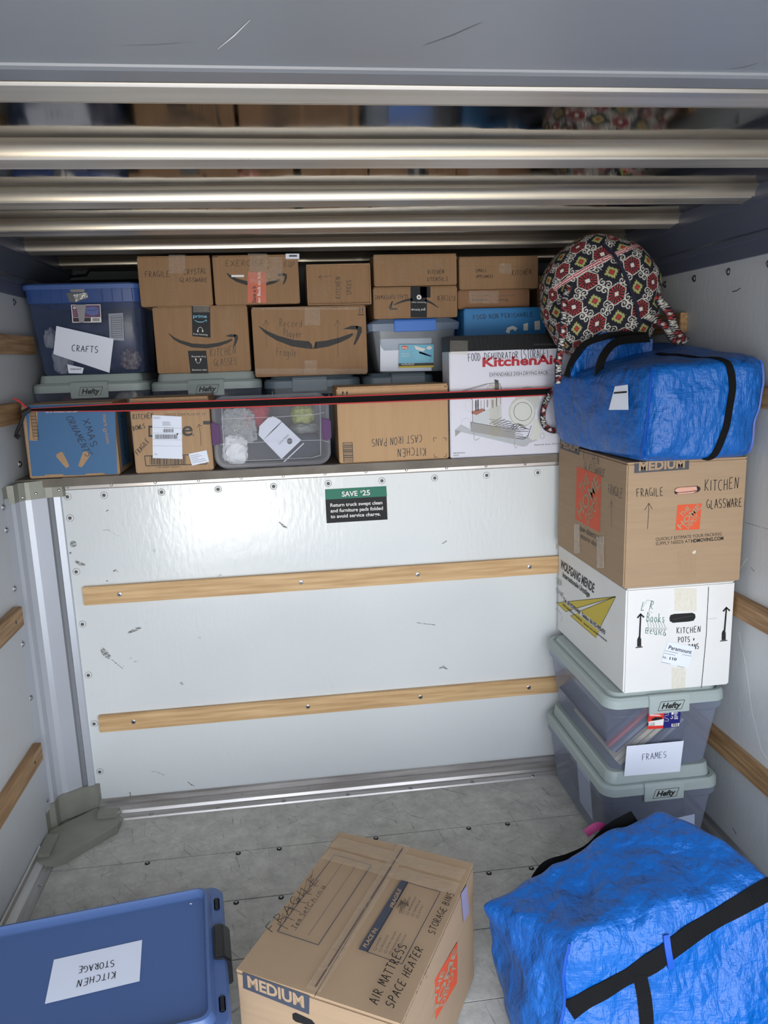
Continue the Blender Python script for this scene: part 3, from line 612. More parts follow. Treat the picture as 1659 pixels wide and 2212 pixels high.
F.bars('shipping_label', 740, 625, 900, 678, 22, INK); F.bars('shipping_label', 612, 710, 965, 778, 40, INK, seed=4); F.rect('shipping_label', 950, 690, 974, 716, INK)
for y in (605, 690, 792, 890): F.line('shipping_label', [(580, y-5), (1034, y+6)], .0005, INK)
F.lines('shipping_label', 600, 1000, 665, 1035, 2, INK, .0008); F.lift = .0014
F.poly('return_label', [(1138, 1012), (1415, 955), (1458, 1135), (1190, 1195)], PAPER); F.lift = .0018
for k, (a, b_) in enumerate(((.3, .6), (.45, .75), (.2, .5), (.25, .9), (.2, .95))): F.line('return_label', [(1165+8*k, 1050+27*k-5), (1165+8*k+220*b_, 1050+27*k-5-45*b_)], .0011, GREYPRINT)
F.finish(r)
T = MB(); T.box(-.541, -.275, 2.84, 2.90, 1.5705, 1.5712, TAPEW); part('tape', T, r)

r, F = carton('cardboard_box', 'plain box marked KITCHEN CAST IRON PANS upside down, in the front row', .179, .586, 2.742, 2.985, DECK+.0025, 1.583, mat('cardboard_tan', (188, 152, 112), .72, bump=.25, bscale=30, stretch=(14, 14, 1), var=.06, vscale=5, bdist=.001), 'cartons on the raised deck')
F.src = '2'
for x in (920, 946):
    F.taper('printed_marks', [(x, 1066, 4), (x, 1030, 4)], INK); F.poly('printed_marks', [(x-9, 1038), (x, 1018), (x+9, 1038)], INK)
F.frame('barcode', [(920, 1352), (980, 1350), (986, 1474), (926, 1476)], .0022, INK); F.bars('barcode', 924, 1358, 982, 1470, 18, INK, False)
F.line('printed_marks', [(1502, 1345), (1500, 1320), (1520, 1320)], .0018, INK); F.line('printed_marks', [(1562, 1320), (1580, 1320), (1580, 1340)], .0018, INK)
F.line('printed_marks', [(1504, 1425), (1505, 1444), (1525, 1444)], .0018, INK); F.line('printed_marks', [(1565, 1440), (1582, 1440), (1582, 1420)], .0018, INK); F.rect('printed_marks', 1568, 988, 1584, 994, INK)
F.hand('handwriting', 'KITCHEN', (1450, 1382), (1262, 1390), (1452, 1432), INK, .0024); F.hand('handwriting', 'CAST IRON PANS', (1425, 1300), (1098, 1330), (1425, 1348), INK, .0022)
F.line('crease', [(895, 1050), (1590, 1030)], .0012, mat('crease', (120, 96, 70), .8))
F.finish(r)
T = MB(); T.box(.18, .585, 2.84, 2.89, 1.5832, 1.584, TAPE); part('tape', T, r)

# white appliance box with a picture of a dish rack
KB = mat('white_glossy_print', (214, 214, 224), .35, bump=.1, bscale=12); KBLK = mat('black_glossy_print', (16, 17, 20), .5, spec=.2, bump=.4, bscale=40, stretch=(4, 1, 1))
r = empty('retail_box', (.89, 2.88, DECK+.002), 'tall white dish-drying rack box with black top band at right end of the front row', 'box')
b = MB(); b.box(.593, 1.19, 2.742, 2.87, DECK+.0025, 1.749, KB); part('body', b, r, bevel=.003)
F = Face((.593, 2.742, DECK+.0025), (1, 0, 0), (0, 0, 1), .597, 1.749-DECK-.0025, '3')
b = MB(); b.box(.591, 1.192, 2.7405, 2.872, 1.692, 1.7505, KBLK); part('black_band', b, r, bevel=.003)
F.lift = .0015
F.text('printed_text', 'EXPANDABLE DISH-DRYING RACK', (1345, 888), (1760, 880), (1345, 874), GREYPRINT); F.lift = 0
F.text('printed_text', 'KitchenAid', (945, 1053), (1560, 1028), (945, 985), RED, .035)
F.text('printed_text', 'EXPANDABLE DISH-DRYING RACK', (1000, 1130), (1456, 1112), (1000, 1103), INK)
F.line('printed_text', [(995, 1097), (1640, 1070)], .0005, GREYPRINT); F.line('printed_text', [(995, 1136), (1640, 1112)], .0005, GREYPRINT)
F.text('printed_text', 'Expands from 20.5 in to 30.9 in', (1348, 1668), (1640, 1652), (1348, 1657), INK, .0, .3); F.text('printed_text', 'KEBPARAIWHA', (718, 1733), (810, 1729), (718, 1722), INK); F.text('printed_text', 'WHITE', (718, 1752), (762, 1750), (718, 1741), INK)
F.hand('handwriting', 'FOOD', (835, 1012), (935, 1008), (832, 952), PEN, .0022); F.hand('handwriting', 'DEHUDRATOR', (960, 1000), (1232, 990), (958, 948), PEN, .0022); F.hand('handwriting', '(STORAGE)', (1245, 998), (1470, 985), (1240, 925), PEN, .0022)
G1 = mat('picture_pale_grey', (196, 200, 204), .4); G2 = mat('picture_grey', (150, 148, 146), .4); G3 = mat('picture_cream', (206, 208, 200), .4); G4 = mat('picture_cream_dark', (184, 188, 182), .4); WD = mat('picture_wood', (160, 100, 82), .5); DK = mat('picture_dark', (36, 38, 42), .4); TRY = mat('picture_tray', (176, 180, 184), .4)
F.src = 'K'
F.poly('rack_picture', [(150, 855), (240, 775), (380, 850), (1000, 960), (1230, 960), (1340, 1000), (1220, 1040), (1180, 1085), (1120, 1095), (900, 1040), (500, 945), (240, 885), (155, 950)], TRY); F.lift = .0003
F.poly('rack_picture', [(150, 855), (235, 865), (160, 950)], G2)
F.poly('rack_picture', [(425, 640), (590, 570), (820, 490), (825, 700), (770, 770), (560, 780), (420, 760)], G1)
F.lift = .0005
for k in range(9): F.line('rack_picture', [(650+50*k*.9, 770+13*k), (820+48*k, 672+28*k*.9)], .0016, DK)
for k in range(7): F.line('rack_picture', [(640+20*k, 700+24*k), (960+42*k*.8, 735+38*k)], .0014, DK)
F.line('rack_picture', [(1020, 975), (1130, 985), (1190, 960), (1245, 790)], .0022, DK); F.line('rack_picture', [(1010, 945), (1150, 965), (1210, 920)], .0018, DK)
F.lift = .0008
F.ell('rack_picture', (1190, 420), 175, 190, G4); F.lift = .0011; F.ell('rack_picture', (1110, 600), 195, 215, G3); F.ring('rack_picture', (1120, 590), 128, 132, .0014, G4); F.ring('rack_picture', (1112, 598), 180, 200, .0008, G4)
F.lift = .0014
for k in range(3): F.line('rack_picture', [(940+35*k, 830+8*k), (1010+30*k, 770+8*k), (1060+30*k, 760+10*k), (1100+32*k, 815+8*k), (1160+25*k, 835+6*k)], .0022, DK)
F.poly('rack_picture', [(370, 735), (400, 745), (1005, 850), (1015, 975), (990, 980), (380, 880)], G2); F.line('rack_picture', [(370, 735), (400, 747), (1005, 852)], .0012, G1); F.text('rack_picture', 'KitchenAid', (862, 872), (980, 888), (862, 862), DK)
F.poly('rack_picture', [(388, 590), (540, 545), (590, 570), (460, 640), (390, 620)], WD)
for x, y0, y1, w_ in ((450, 430, 580, 22), (480, 420, 575, 20), (525, 430, 540, 10), (570, 420, 590, 10), (615, 420, 530, 26), (690, 420, 540, 34), (745, 390, 520, 16)): F.taper('rack_picture', [(x, y0, w_*.8), (x, (y0+y1)/2, w_), (x, y1, w_*.7)], DK if x in (450, 480, 745) else G2)
F.taper('rack_picture', [(715, 130, 4), (745, 150, 55), (750, 240, 66), (745, 300, 40)], DK); F.ring('rack_picture', (665, 262), 52, 55, .001, G2); F.ring('rack_picture', (665, 262), 25, 52, .001, G2)
F.line('rack_picture', [(405, 750), (400, 430), (340, 318), (255, 302), (275, 285), (600, 195), (700, 182), (790, 195), (812, 240), (805, 490)], .0016, DK); F.line('rack_picture', [(280, 300), (610, 205)], .001, DK)
F.line('rack_picture', [(422, 885), (425, 980), (445, 1005), (505, 970)], .0016, G2); F.line('rack_picture', [(1010, 975), (1002, 1080), (1015, 1115), (1050, 1088)], .0016, G2)
F.ring('rack_picture', (345, 510), 45, 85, .0008, G1); F.ring('rack_picture', (310, 770), 70, 85, .0008, G1); F.ring('rack_picture', (700, 660), 65, 14, .0008, G1)
F.poly('rack_picture', [(1290, 700), (1370, 710), (1380, 900), (1350, 980), (1260, 1000), (1215, 975), (1250, 880)], G3); F.ring('rack_picture', (1400, 940), 28, 42, .0026, G4)
WT = clear('clear_tape_on_white', (252, 250, 244), (232, 228, 216), .10, .08, bump=.9); F.lift = .002; F.src = '3'
crumple(F, 'tape', 690, 850, 830, 960, WT); crumple(F, 'tape', 1000, 1180, 1085, 1600, WT); F.finish(r)

# --- clear tote lying on its side, lid to the front, purple latches
LIDC = clear('clear_lid', (248, 248, 250), (196, 198, 206), .15, .12); BINC = clear('clear_tub', (236, 240, 246), (180, 188, 205), .16, .14)
PURP = mat('purple_latch', (74, 24, 88), .45, spec=.3)
x0, x1, z0, z1 = -.266, .149, DECK+.004, 1.566; yf = 2.735
r = empty('storage_tote', ((x0+x1)/2, 2.86, z0), 'clear tote with purple latches lying on its side, lid facing out', 'storage tote')
def yloft(secs, m, **k):
    q = MB(); q.loft([(y, a, b_, c, d, rr) for y, a, b_, c, d, rr in secs], m, **k)
    q.v = [(p[0], p[2], p[1]) for p in q.v]; return q
part('lid', yloft([(yf+.028, x0+.01, x1-.01, z0+.01, z1-.01, .035), (yf+.028, x0, x1, z0, z1, .045), (yf+.008, x0, x1, z0, z1, .045), (yf, x0+.006, x1-.006, z0+.006, z1-.006, .042), (yf, x0+.028, x1-.028, z0+.020, z1-.028, .03), (yf+.008, x0+.034, x1-.034, z0+.026, z1-.034, .026)], LIDC, cap0=False), r, smooth=True)
part('tub', yloft([(2.768, x0+.008, x1-.008, z0+.008, z1-.008, .04), (2.80, x0+.012, x1-.012, z0+.010, z1-.012, .04), (2.955, x0+.03, x1-.03, z0+.012, z1-.03, .04)], BINC, cap0=False), r, smooth=True)
for a, b_ in ((x0-.004, x0+.028), (x1-.028, x1+.004)):
    q = MB(); q.prism([(a, z0+.085), (b_, z0+.092), (b_, z0+.160), (a, z0+.170)], 1, yf-.004, yf+.03, PURP); q.v = [(p[0], p[1], p[2]) for p in q.v]; part('latch', q, r, bevel=.003)
F = Face((x0, yf+.0075, z0), (1, 0, 0), (0, 0, 1), x1-x0, z1-z0, 'D', -.0012); F.lift = 0
RIDGE = clear('ridge', (250, 250, 252), (215, 218, 226), .6, .1)
F.line('mould_ridge', [(150, 600), (800, 580), (1320, 545), (1440, 520)], .0016, RIDGE); F.line('mould_ridge', [(150, 915), (800, 880), (1400, 862), (1490, 890)], .0016, RIDGE)
F.frame('mould_ridge', [(165, 430), (1290, 350), (1380, 400), (1390, 1050), (1290, 1080), (260, 1130), (195, 1080)], .0022, RIDGE); F.finish(r)
NAVY = mat('navy_cloth', (46, 52, 70), .85, bump=.6, bscale=40, bdist=.006); POLYB = clear('polythene_bag', (245, 248, 248), (220, 225, 228), .3, .06, bump=1.0)
def lump(name, label, cat, c, s, m, seed=0, amp=.15, freq=2.5, rot=0, n=3., lev=24, group=None):
    vs = []; fs = []; M_ = Matrix.Rotation(rot, 3, 'Z')
    for j in range(lev+1):
        for i in range(lev*2):
            th = math.pi*j/lev; ph = math.pi*i/lev; d = Vector((math.sin(th)*math.cos(ph), math.sin(th)*math.sin(ph), math.cos(th)))
            k = (abs(d.x)**n+abs(d.y)**n+abs(d.z)**n)**(-1/n); e = 1+amp*noise.noise(d*freq+Vector((seed*7.1, seed, 0)))+amp*.4*noise.noise(d*freq*3+Vector((seed, 3, 0)))
            p = M_@Vector((d.x*k*s[0]*e, d.y*k*s[1]*e, d.z*k*s[2]*e)); p.z = max(p.z, -s[2]); vs.append(Vector(c)+p)
    W = lev*2; fs = [(j*W+i, j*W+(i+1) % W, (j+1)*W+(i+1) % W, (j+1)*W+i) for j in range(lev) for i in range(W)]
    b = MB(); b.add(vs, [f_[::-1] for f_ in fs], m); o = b.build(name, smooth=True); o.location = (0, 0, 0)
    return tag(o, label, cat, group)
lump('folded_cloth', 'dark navy cloth in the bottom of the clear purple-latched tote', 'cloth', (-.05, 2.87, z0+.058), (.165, .05, .05), NAVY, 1, .06, n=5)
lump('crumpled_cloth', 'red cloth inside the clear purple-latched tote', 'cloth', (-.118, 2.845, z0+.178), (.048, .028, .042), mat('red_cloth', (176, 52, 72), .9, bump=.6, bscale=60), 2, .3, 4)
lump('plastic_bag', 'clear plastic bag of small coloured bits in the purple-latched tote', 'plastic bag', (-.178, 2.80, z0+.145), (.058, .022, .06), POLYB, 3, .3, 5)
for i in range(26):
    a = random.Random(i); cc = [(210, 205, 190), (120, 130, 80), (190, 80, 80), (60, 90, 130), (225, 225, 225), (190, 165, 60)][i % 6]
    x, z = -.178+a.uniform(-.045, .045), z0+.13+a.uniform(-.045, .045)
    q = MB(); q.tube([(x+.006*math.cos(t*.9+i), 2.80+a.uniform(-.012, .012), z+.006*math.sin(t*.9)) for t in range(6)], .0014, mat('bead_%d' % (i % 6), cc, .3)); tag(q.build('ribbon_curl'), 'tiny coloured curl of ribbon in the small clear bag', 'ribbon', 'ribbon curls in the clear bag')
lump('white_bag', 'white plastic bag at lower left inside the purple-latched tote', 'plastic bag', (-.195, 2.785, z0+.062), (.042, .018, .05), mat('white_film', (222, 226, 230), .3, bump=.8, bscale=30), 4, .25, 3)
lump('green_packet', 'yellow-green packet at upper right in the purple-latched tote', 'packet', (.055, 2.86, z0+.175), (.04, .03, .035), mat('lime_film', (150, 158, 84), .4, bump=.8, bscale=40), 5, .2, 3)
lump('grey_packet', 'grey packet below the yellow-green one in the purple-latched tote', 'packet', (.06, 2.85, z0+.125), (.048, .03, .018), mat('grey_film', (120, 126, 122), .4, bump=.8, bscale=40), 6, .2, 3)
pc = empty('paper_card', (-.05, 2.79, 1.43), 'white printed card standing aslant in the clear purple-latched tote', 'card')
Fc = Face((x0, 2.772, z0), (1, 0, 0), (0, 0, 1), x1-x0, z1-z0, 'D', 0)
Fc.poly('card', [(735, 590), (800, 568), (880, 608), (1148, 862), (905, 1096), (620, 800), (632, 690)], PAPER); Fc.lift = .0008
for k in range(9): Fc.line('print', [(680+14*k, 820-15*k+40), (850+14*k, 690-15*k+10)], .0007, GREYPRINT)
Fc.text('print', 'Cardiac Monitor', (880, 920), (1000, 800), (862, 900), GREYPRINT); Fc.ell('print', (1005, 875), 34, 38, BLUEPRINT); Fc.line('print', [(935, 1130), (1180, 900)], .0035, PAPER); Fc.finish(pc)

# --- back row: long grey-lidded totes under everything
HEF = mat('grey_green_lid', (160, 172, 170), .42, bump=.05); HEFD = mat('slate_lid', (96, 112, 122), .42)
TUB = clear('clear_bin', (238, 241, 248), (176, 184, 206), .14, .14)
def hefty(name, label, x0, x1, y0, y1, z0, z1, plateau=.028, lidm=HEF, latch=True, text=True, group=None, tub=TUB, side_latch=True):
    """z1: top of the lid's plateau"""
    r = empty(name, ((x0+x1)/2, (y0+y1)/2, z0), label, 'storage tote', group); zr = z1-plateau; q = MB()
    q.loft([(z0, x0+.045, x1-.045, y0+.045, y1-.045, .03), (z0+.012, x0+.038, x1-.038, y0+.038, y1-.038, .035), (zr-.075, x0+.014, x1-.014, y0+.018, y1-.018, .04), (zr-.062, x0+.004, x1-.004, y0+.006, y1-.006, .045), (zr-.034, x0+.002, x1-.002, y0+.004, y1-.004, .045)], tub, cap1=False)
    part('tub', q, r, smooth=True); q = MB()
    q.loft([(zr-.036, x0+.004, x1-.004, y0+.004, y1-.004, .045), (zr-.036, x0, x1, y0, y1, .048), (zr-.010, x0+.001, x1-.001, y0+.001, y1-.001, .048), (zr-.002, x0+.008, x1-.008, y0+.008, y1-.008, .044), (zr-.002, x0+.018, x1-.018, y0+.018, y1-.018, .038),
            (zr-.008, x0+.022, x1-.022, y0+.022, y1-.022, .036), (z1-.004, x0+.028, x1-.028, y0+.028, y1-.028, .034), (z1, x0+.032, x1-.032, y0+.032, y1-.032, .03)], lidm, cap0=True)
    part('lid', q, r, smooth=True)
    if latch:
        cx = (x0+x1)/2; hw = .068
        q = MB(); q.prism([(y0-.007, zr-.058), (y0-.001, zr-.060), (y0+.002, zr-.035), (y0+.012, zr-.002), (y0+.010, zr+.002), (y0, zr+.001), (y0-.006, zr-.008)], 0, cx-hw, cx+hw, lidm)
        lt = part('latch', q, r, bevel=.0015)
        q = MB(); q.prism([(y1+.007, zr-.058), (y1-.001, zr-.060), (y1-.012, zr-.002), (y1, zr+.001), (y1+.006, zr-.008)], 0, cx-hw, cx+hw, lidm); part('latch', q, r, bevel=.0015)
        if text:
            F = Face((cx-hw, y0-.0072, zr-.056), (1, 0, 0), (0, 0, 1), 2*hw, .048); W2, H2 = 2*hw, .048
            fr_ = [(.028, .008), (.108, .008), (.118, .038), (.038, .038)]; L_ = fr_+[fr_[0]]
            F.line('logo', L_, .0013, INK, conv=False); F.text('logo', 'Hefty', (.040, .014), (.105, .014), (.043, .032), INK, .03, .15, conv=False); F.finish(r)
    return r, zr
hefty('storage_tote', 'clear tote with grey-green lid under the blue crafts tote', -.945, -.518, 2.992, 3.56, DECK, 1.655, group='totes under the back row')
hefty('storage_tote', 'clear tote with grey-green lid under the KITCHEN GLASSES box', -.513, -.092, 2.992, 3.56, DECK, 1.648, group='totes under the back row')
DTUB = mat('dark_teal_tub', (48, 60, 68), .4)
def darktote(label, x0, x1):
    r, zr = hefty('storage_tote', label, x0, x1, 3.0, 3.5, DECK, 1.622, .008, HEFD, latch=False, tub=DTUB)
    q = MB(); q.prism([(2.992, zr-.05), (3.0, zr-.052), (3.02, zr+.006), (3.0, zr+.008), (2.992, zr-.002)], 0, x0+.11, x0+.245, HEFD); part('latch', q, r, bevel=.003)
    for k in range(6):
        q = MB(); q.box(x0+.03+.055*k, x0+.034+.055*k, 3.008, 3.02, zr-.12, zr-.045, DTUB); part('rib', q, r)
darktote('dark teal tote with slate lid under the RECORD PLAYER box', -.085, .295); darktote('dark teal tote with slate lid behind the cast iron pans box', .304, .590)
BLACKT = mat('black_tote', (22, 23, 26), .35)
r, zr = hefty('storage_tote', 'black lidded tote at the back, behind the blue crafts tote', -.90, -.535, 3.34, 3.62, 1.656, 2.035, .02, BLACKT, latch=False, tub=BLACKT)
q = MB(); q.tube([(-.86, 3.338, 2.01), (-.845, 3.335, 2.045), (-.78, 3.335, 2.05), (-.765, 3.335, 2.07), (-.56, 3.335, 2.068)], .006, BLACKT); part('handle', q, r)
for k, (x, y, w_, c, cc) in enumerate(((-.80, 3.12, .07, 'maroon', (120, 60, 70)), (-.62, 3.15, .06, 'cream', (200, 190, 170)), (-.34, 3.15, .12, 'grey', (110, 112, 118)))):
    lump('folded_cloth', '%s cloth showing through the clear tote under the %s' % (c, 'blue crafts tote' if k < 2 else 'KITCHEN GLASSES box'), 'cloth', (x, y, 1.46), (w_, .09, .12), mat(c+'_cloth', cc, .9, bump=.5, bscale=40), 10+k, .1, n=4)
# blue crafts tote
CT = clear('blue_tub', (218, 224, 236), (104, 120, 158), .22, .16); CTL = mat('blue_tote_rim', (66, 96, 156), .35)
r = empty('storage_tote', (-.725, 3.17, 1.6565), 'translucent blue tote with CRAFTS note and taped lid', 'storage tote')
x0, x1, y0, y1, z0, z1 = -.936, -.518, 2.998, 3.33, 1.6565, 1.985
q = MB(); q.loft([(z0, x0+.045, x1-.02, y0+.02, y1-.03, .025), (z0+.01, x0+.038, x1-.014, y0+.014, y1-.025, .03), (z1-.07, x0+.014, x1-.006, y0+.006, y1-.01, .03)], CT, cap1=False); part('tub', q, r, smooth=True)
CTS = clear('blue_rim_skirt', (170, 190, 226), (66, 98, 165), .62, .2)
q = MB(); q.loft([(z1-.07, x0+.014, x1-.006, y0+.006, y1-.01, .03), (z1-.068, x0+.010, x1-.002, y0+.002, y1-.006, .03), (z1-.018, x0+.006, x1-.001, y0, y1-.004, .03)], CTS, cap0=False, cap1=False)
for k in range(11):
    if k in (4, 5, 6): continue
    xx = x0+.03+.036*k; q.box(xx, xx+.003, y0-.003, y0+.004, z1-.066, z1-.018, CTS)
part('rim_skirt', q, r, smooth=True)
q = MB(); q.loft([(z1-.022, x0, x1, y0-.01, y1, .03), (z1-.006, x0, x1, y0-.01, y1, .03), (z1, x0+.008, x1-.008, y0-.002, y1-.008, .026)], CTL); part('lid', q, r, smooth=True)
F = Face((x0, y0+.003, z0), (1, 0, 0), (0, 0, 1), x1-x0, z1-z0, 'B'); F.O = F.O+Vector((0, -.005, 0))
F.poly('tape', [(752, 276), (912, 276), (922, 330), (920, 358), (770, 358)], mat('silver_duct_tape', (128, 128, 124), .35, .3, bump=.6, bscale=60)); F.poly('tape', [(722, 366), (958, 366), (962, 425), (828, 470), (760, 468)], mat('dull_tape', (96, 98, 100), .5)); F.lift = .001
F.poly('tape', [(775, 345), (918, 322), (922, 352), (850, 360)], TAPEW); F.poly('tape', [(803, 388), (945, 362), (962, 412), (868, 440), (830, 470)], mat('silver_foil_tape', (170, 170, 168), .25, .6, bump=1, bscale=90))
F.lift = .0005
F.poly('product_label', [(775, 495), (1095, 492), (1106, 686), (792, 690)], WHITEP); F.lift = .001
F.poly('product_label', [(785, 503), (1088, 500), (1095, 630), (797, 632)], mat('label_plum', (96, 52, 84), .4)); F.poly('product_label', [(797, 636), (990, 634), (992, 678), (801, 682)], mat('label_dark', (46, 26, 44), .4)); F.bars('product_label', 1008, 640, 1086, 674, 16, INK); F.lift = .0014
F.poly('product_label', [(935, 530), (1010, 512), (1080, 530), (1072, 600), (1005, 618), (940, 590)], mat('label_blue_tote', (86, 100, 160), .4)); F.line('product_label', [(935, 545), (1005, 560), (1080, 540)], .001, WHITEP)
F.ring('product_label', (815, 528), 11, 10, .003, WHITEP); F.lines('product_label', 800, 550, 845, 620, 4, mat('label_pink', (190, 120, 150), .5), .0016); F.lift = .002
F.poly('product_label', [(828, 495), (940, 495), (918, 690), (868, 688)], mat('masking_patch', (150, 148, 150), .7, bump=.5, bscale=200)); F.lift = .0005
F.poly('note', [(617, 725), (1238, 866), (1193, 1233), (585, 1030)], PAPER); F.lift = .001; F.hand('note', 'CRAFTS', (785, 998), (1080, 1015), (790, 930), PEN, .0026); F.lift = .0002
F.poly('vent_label', [(1180, 592), (1340, 583), (1352, 886), (1196, 876)], clear('white_film_label', (235, 235, 240), (200, 206, 216), .5, .3)); F.lift = .0008
F.frame('vent_label', [(1210, 620), (1325, 615), (1333, 850), (1218, 845)], .0012, GREYPRINT)
for k in range(9): F.line('vent_label', [(1212, 640+24*k), (1328, 637+24*k)], .0018, GREYPRINT)
F.poly('paper_slip', [(735, 1140), (915, 1180), (900, 1240), (750, 1238)], PAPER); F.lift = .0012; F.bars('paper_slip', 768, 1186, 888, 1200, 20, GREYPRINT)
F.finish(r)
lump('towel', 'white towel rolled in the blue crafts tote', 'towel', (-.832, 3.055, 1.715), (.035, .03, .055), mat('white_towel', (206, 202, 192), .95, bump=.8, bscale=120), 7, .3, 2.5, n=2.3)
lump('towel', 'white towel end folded over, upper left in the blue crafts tote', 'towel', (-.865, 3.055, 1.79), (.024, .03, .035), mat('white_towel', (206, 202, 192), .95), 8, .25, 2.5, n=2.3)
lump('fabric_scraps', 'patterned cream and red fabric scraps in the blue crafts tote', 'fabric', (-.585, 3.065, 1.705), (.035, .03, .036), mat('scrap_cloth', (196, 186, 160), .9, bump=.5, bscale=50, rgb2=(140, 70, 66), vscale=60), 9, .35, 4, n=2.3)
lump('dark_fabric', 'dark folded fabric filling the blue crafts tote', 'fabric', (-.715, 3.19, 1.765), (.145, .09, .10), mat('dark_blue_fabric', (116, 108, 124), .9, bump=.5, bscale=30, rgb2=(74, 76, 92), vscale=14), 12, .12, n=4)

# --- stacked cartons of the back row
r, F = carton('cardboard_box', 'box marked KITCHEN GLASSES with black smile arrow and two black labels', -.478, -.129, 2.998, 3.30, 1.6495, 1.895, CARD3, 'cartons in the back row')
smile_small(F, [(350, 790, 6), (400, 835, 18), (450, 862, 26), (560, 897, 36), (690, 905, 38), (800, 888, 32), (880, 862, 24), (918, 842, 16)], [[(858, 812), (905, 796), (955, 798), (945, 822), (905, 822)], [(935, 800), (968, 803), (972, 835), (960, 870), (940, 908), (928, 905), (938, 862), (942, 830)]], 'A')
F.rect('printed_smile', 205, 550, 248, 557, PRINT)
F.poly('black_label', [(556, 545), (720, 548), (726, 828), (562, 814)], BLACKLAB); F.poly('black_label', [(522, 945), (686, 943), (706, 1145), (546, 1148)], BLACKLAB); F.lift = .0005
F.text('black_label', 'prime', (570, 648), (692, 650), (570, 618), CYAN, .01); F.taper('black_label', [(580, 670, 3), (610, 686, 7), (650, 688, 7), (688, 672, 3)], CYAN); F.line('black_label', [(675, 668), (692, 670), (690, 686)], .0012, CYAN)
for cx, cy, s_ in ((633, 760, 1), (615, 1030, -1)):
    F.ring('black_label', (cx, cy), 20, 26*s_, .0014, GREYPRINT if 0 else WHITEP, 14, 180, 360); F.ell('black_label', (cx-22, cy+8*s_), 6, 11, WHITEP); F.ell('black_label', (cx+22, cy+8*s_), 6, 11, WHITEP)
F.text('black_label', 'Free listening', (572, 800), (698, 808), (572, 786), WHITEP); F.text('black_label', 'Free listening', (680, 990), (555, 992), (680, 1005), WHITEP); F.text('black_label', 'video streaming', (695, 1110), (560, 1112), (695, 1126), WHITEP)
F.lift = 0; F.hand('handwriting', 'KITCHEN', (722, 1000), (960, 970), (722, 930), INK, .0016); F.hand('handwriting', 'GLASSES', (755, 1085), (965, 1068), (755, 1022), INK, .0016)
F.lift = .0006; crumple(F, 'tape', 820, 545, 942, 790, TAPE); crumple(F, 'tape', 570, 535, 715, 600, TAPEW); F.finish(r)

r, F = carton('cardboard_box', 'wide box marked Record Player Fragile with large black smile arrow', -.114, .322, 2.998, 3.32, 1.6235, 1.884, CARD3, 'cartons in the back row')
smile_small(F, [(382, 606, 4), (430, 645, 20), (500, 682, 32), (600, 715, 42), (700, 727, 48)], [], '2')
smile_small(F, [(745, 728, 44), (820, 718, 40), (900, 695, 32), (960, 670, 24), (985, 655, 10)], [[(920, 625), (975, 603), (1020, 605), (1010, 628), (960, 626)], [(1000, 603), (1040, 610), (1042, 640), (1020, 690), (998, 726), (988, 722), (1003, 680), (1014, 640)], [(700, 702), (722, 722), (728, 752), (700, 751)], [(748, 705), (735, 735), (728, 752), (750, 750)]], '2')
for x in (1028, 1046): F.taper('printed_marks', [(x, 526, 4), (x, 495, 4)], INK); F.poly('printed_marks', [(x-8, 500), (x, 482), (x+8, 500)], INK)
F.rect('printed_marks', 1016, 530, 1058, 536, INK)
F.hand('handwriting', 'Record', (515, 612), (668, 610), (515, 562), INK, .0016); F.hand('handwriting', 'Player', (540, 672), (665, 678), (540, 625), INK, .0016); F.hand('handwriting', 'Fragile', (495, 795), (628, 800), (495, 742), INK, .0016)
for x in (430, 888): F.line('handwriting', [(x+2, 745 if x < 500 else 805), (x-2, 570)], .0012, INK); F.line('handwriting', [(x-20, 608), (x-2, 566), (x+14, 600)], .0012, INK)
crumple(F, 'tape', 675, 486, 775, 600, TAPEW); crumple(F, 'tape', 675, 825, 752, 912, TAPEW); crumple(F, 'tape', 360, 878, 1072, 914, TAPEW, 16); crumple(F, 'tape', 345, 486, 1060, 500, TAPEW, 14); F.finish(r)

r, F = carton('cardboard_box', 'box marked FRAGILE CRYSTAL GLASSWARE, above the KITCHEN GLASSES box', -.517, -.254, 2.998, 3.28, 1.8955, 2.075, CARD3, 'cartons in the back row')
F.src = 'A'; F.hand('handwriting', 'FRAGILE', (138, 288), (368, 280), (136, 235), INK, .0018); F.hand('handwriting', 'CRYSTAL', (487, 262), (695, 250), (487, 215), INK, .0018); F.hand('handwriting', 'GLASSWARE', (447, 328), (698, 328), (450, 292), INK, .0018)
crumple(F, 'tape', 350, 85, 500, 250, TAPEW); crumple(F, 'tape', 360, 250, 440, 505, TAPE); F.finish(r)
r, F = carton('cardboard_box', 'box marked EXERCISE EQP with orange tape strip, second from left on the top layer', -.245, .072, 2.998, 3.27, 1.8955, 2.074, CARD3, 'cartons in the back row')
smile_small(F, [(870, 248, 5), (900, 278, 22), (960, 312, 30), (1060, 342, 36)], [[(1380, 255), (1408, 256), (1410, 290), (1395, 330), (1378, 352), (1372, 348), (1388, 300), (1388, 275)], [(1320, 268), (1340, 250), (1390, 250), (1385, 272), (1340, 276)]], 'A')
smile_small(F, [(1222, 344, 30), (1290, 330, 26), (1350, 305, 16)], [], 'A')
F.rect('printed_smile', 735, 100, 790, 106, PRINT); F.hand('handwriting', 'EXERCISE', (858, 188), (1215, 180), (858, 138), INK, .0014); F.hand('handwriting', 'EQP', (1385, 192), (1490, 190), (1385, 148), INK, .0014); F.lift = .0006
F.rect('orange_tape', 1057, 240, 1223, 515, mat('orange_tape', (196, 92, 60), .45)); F.lift = .001
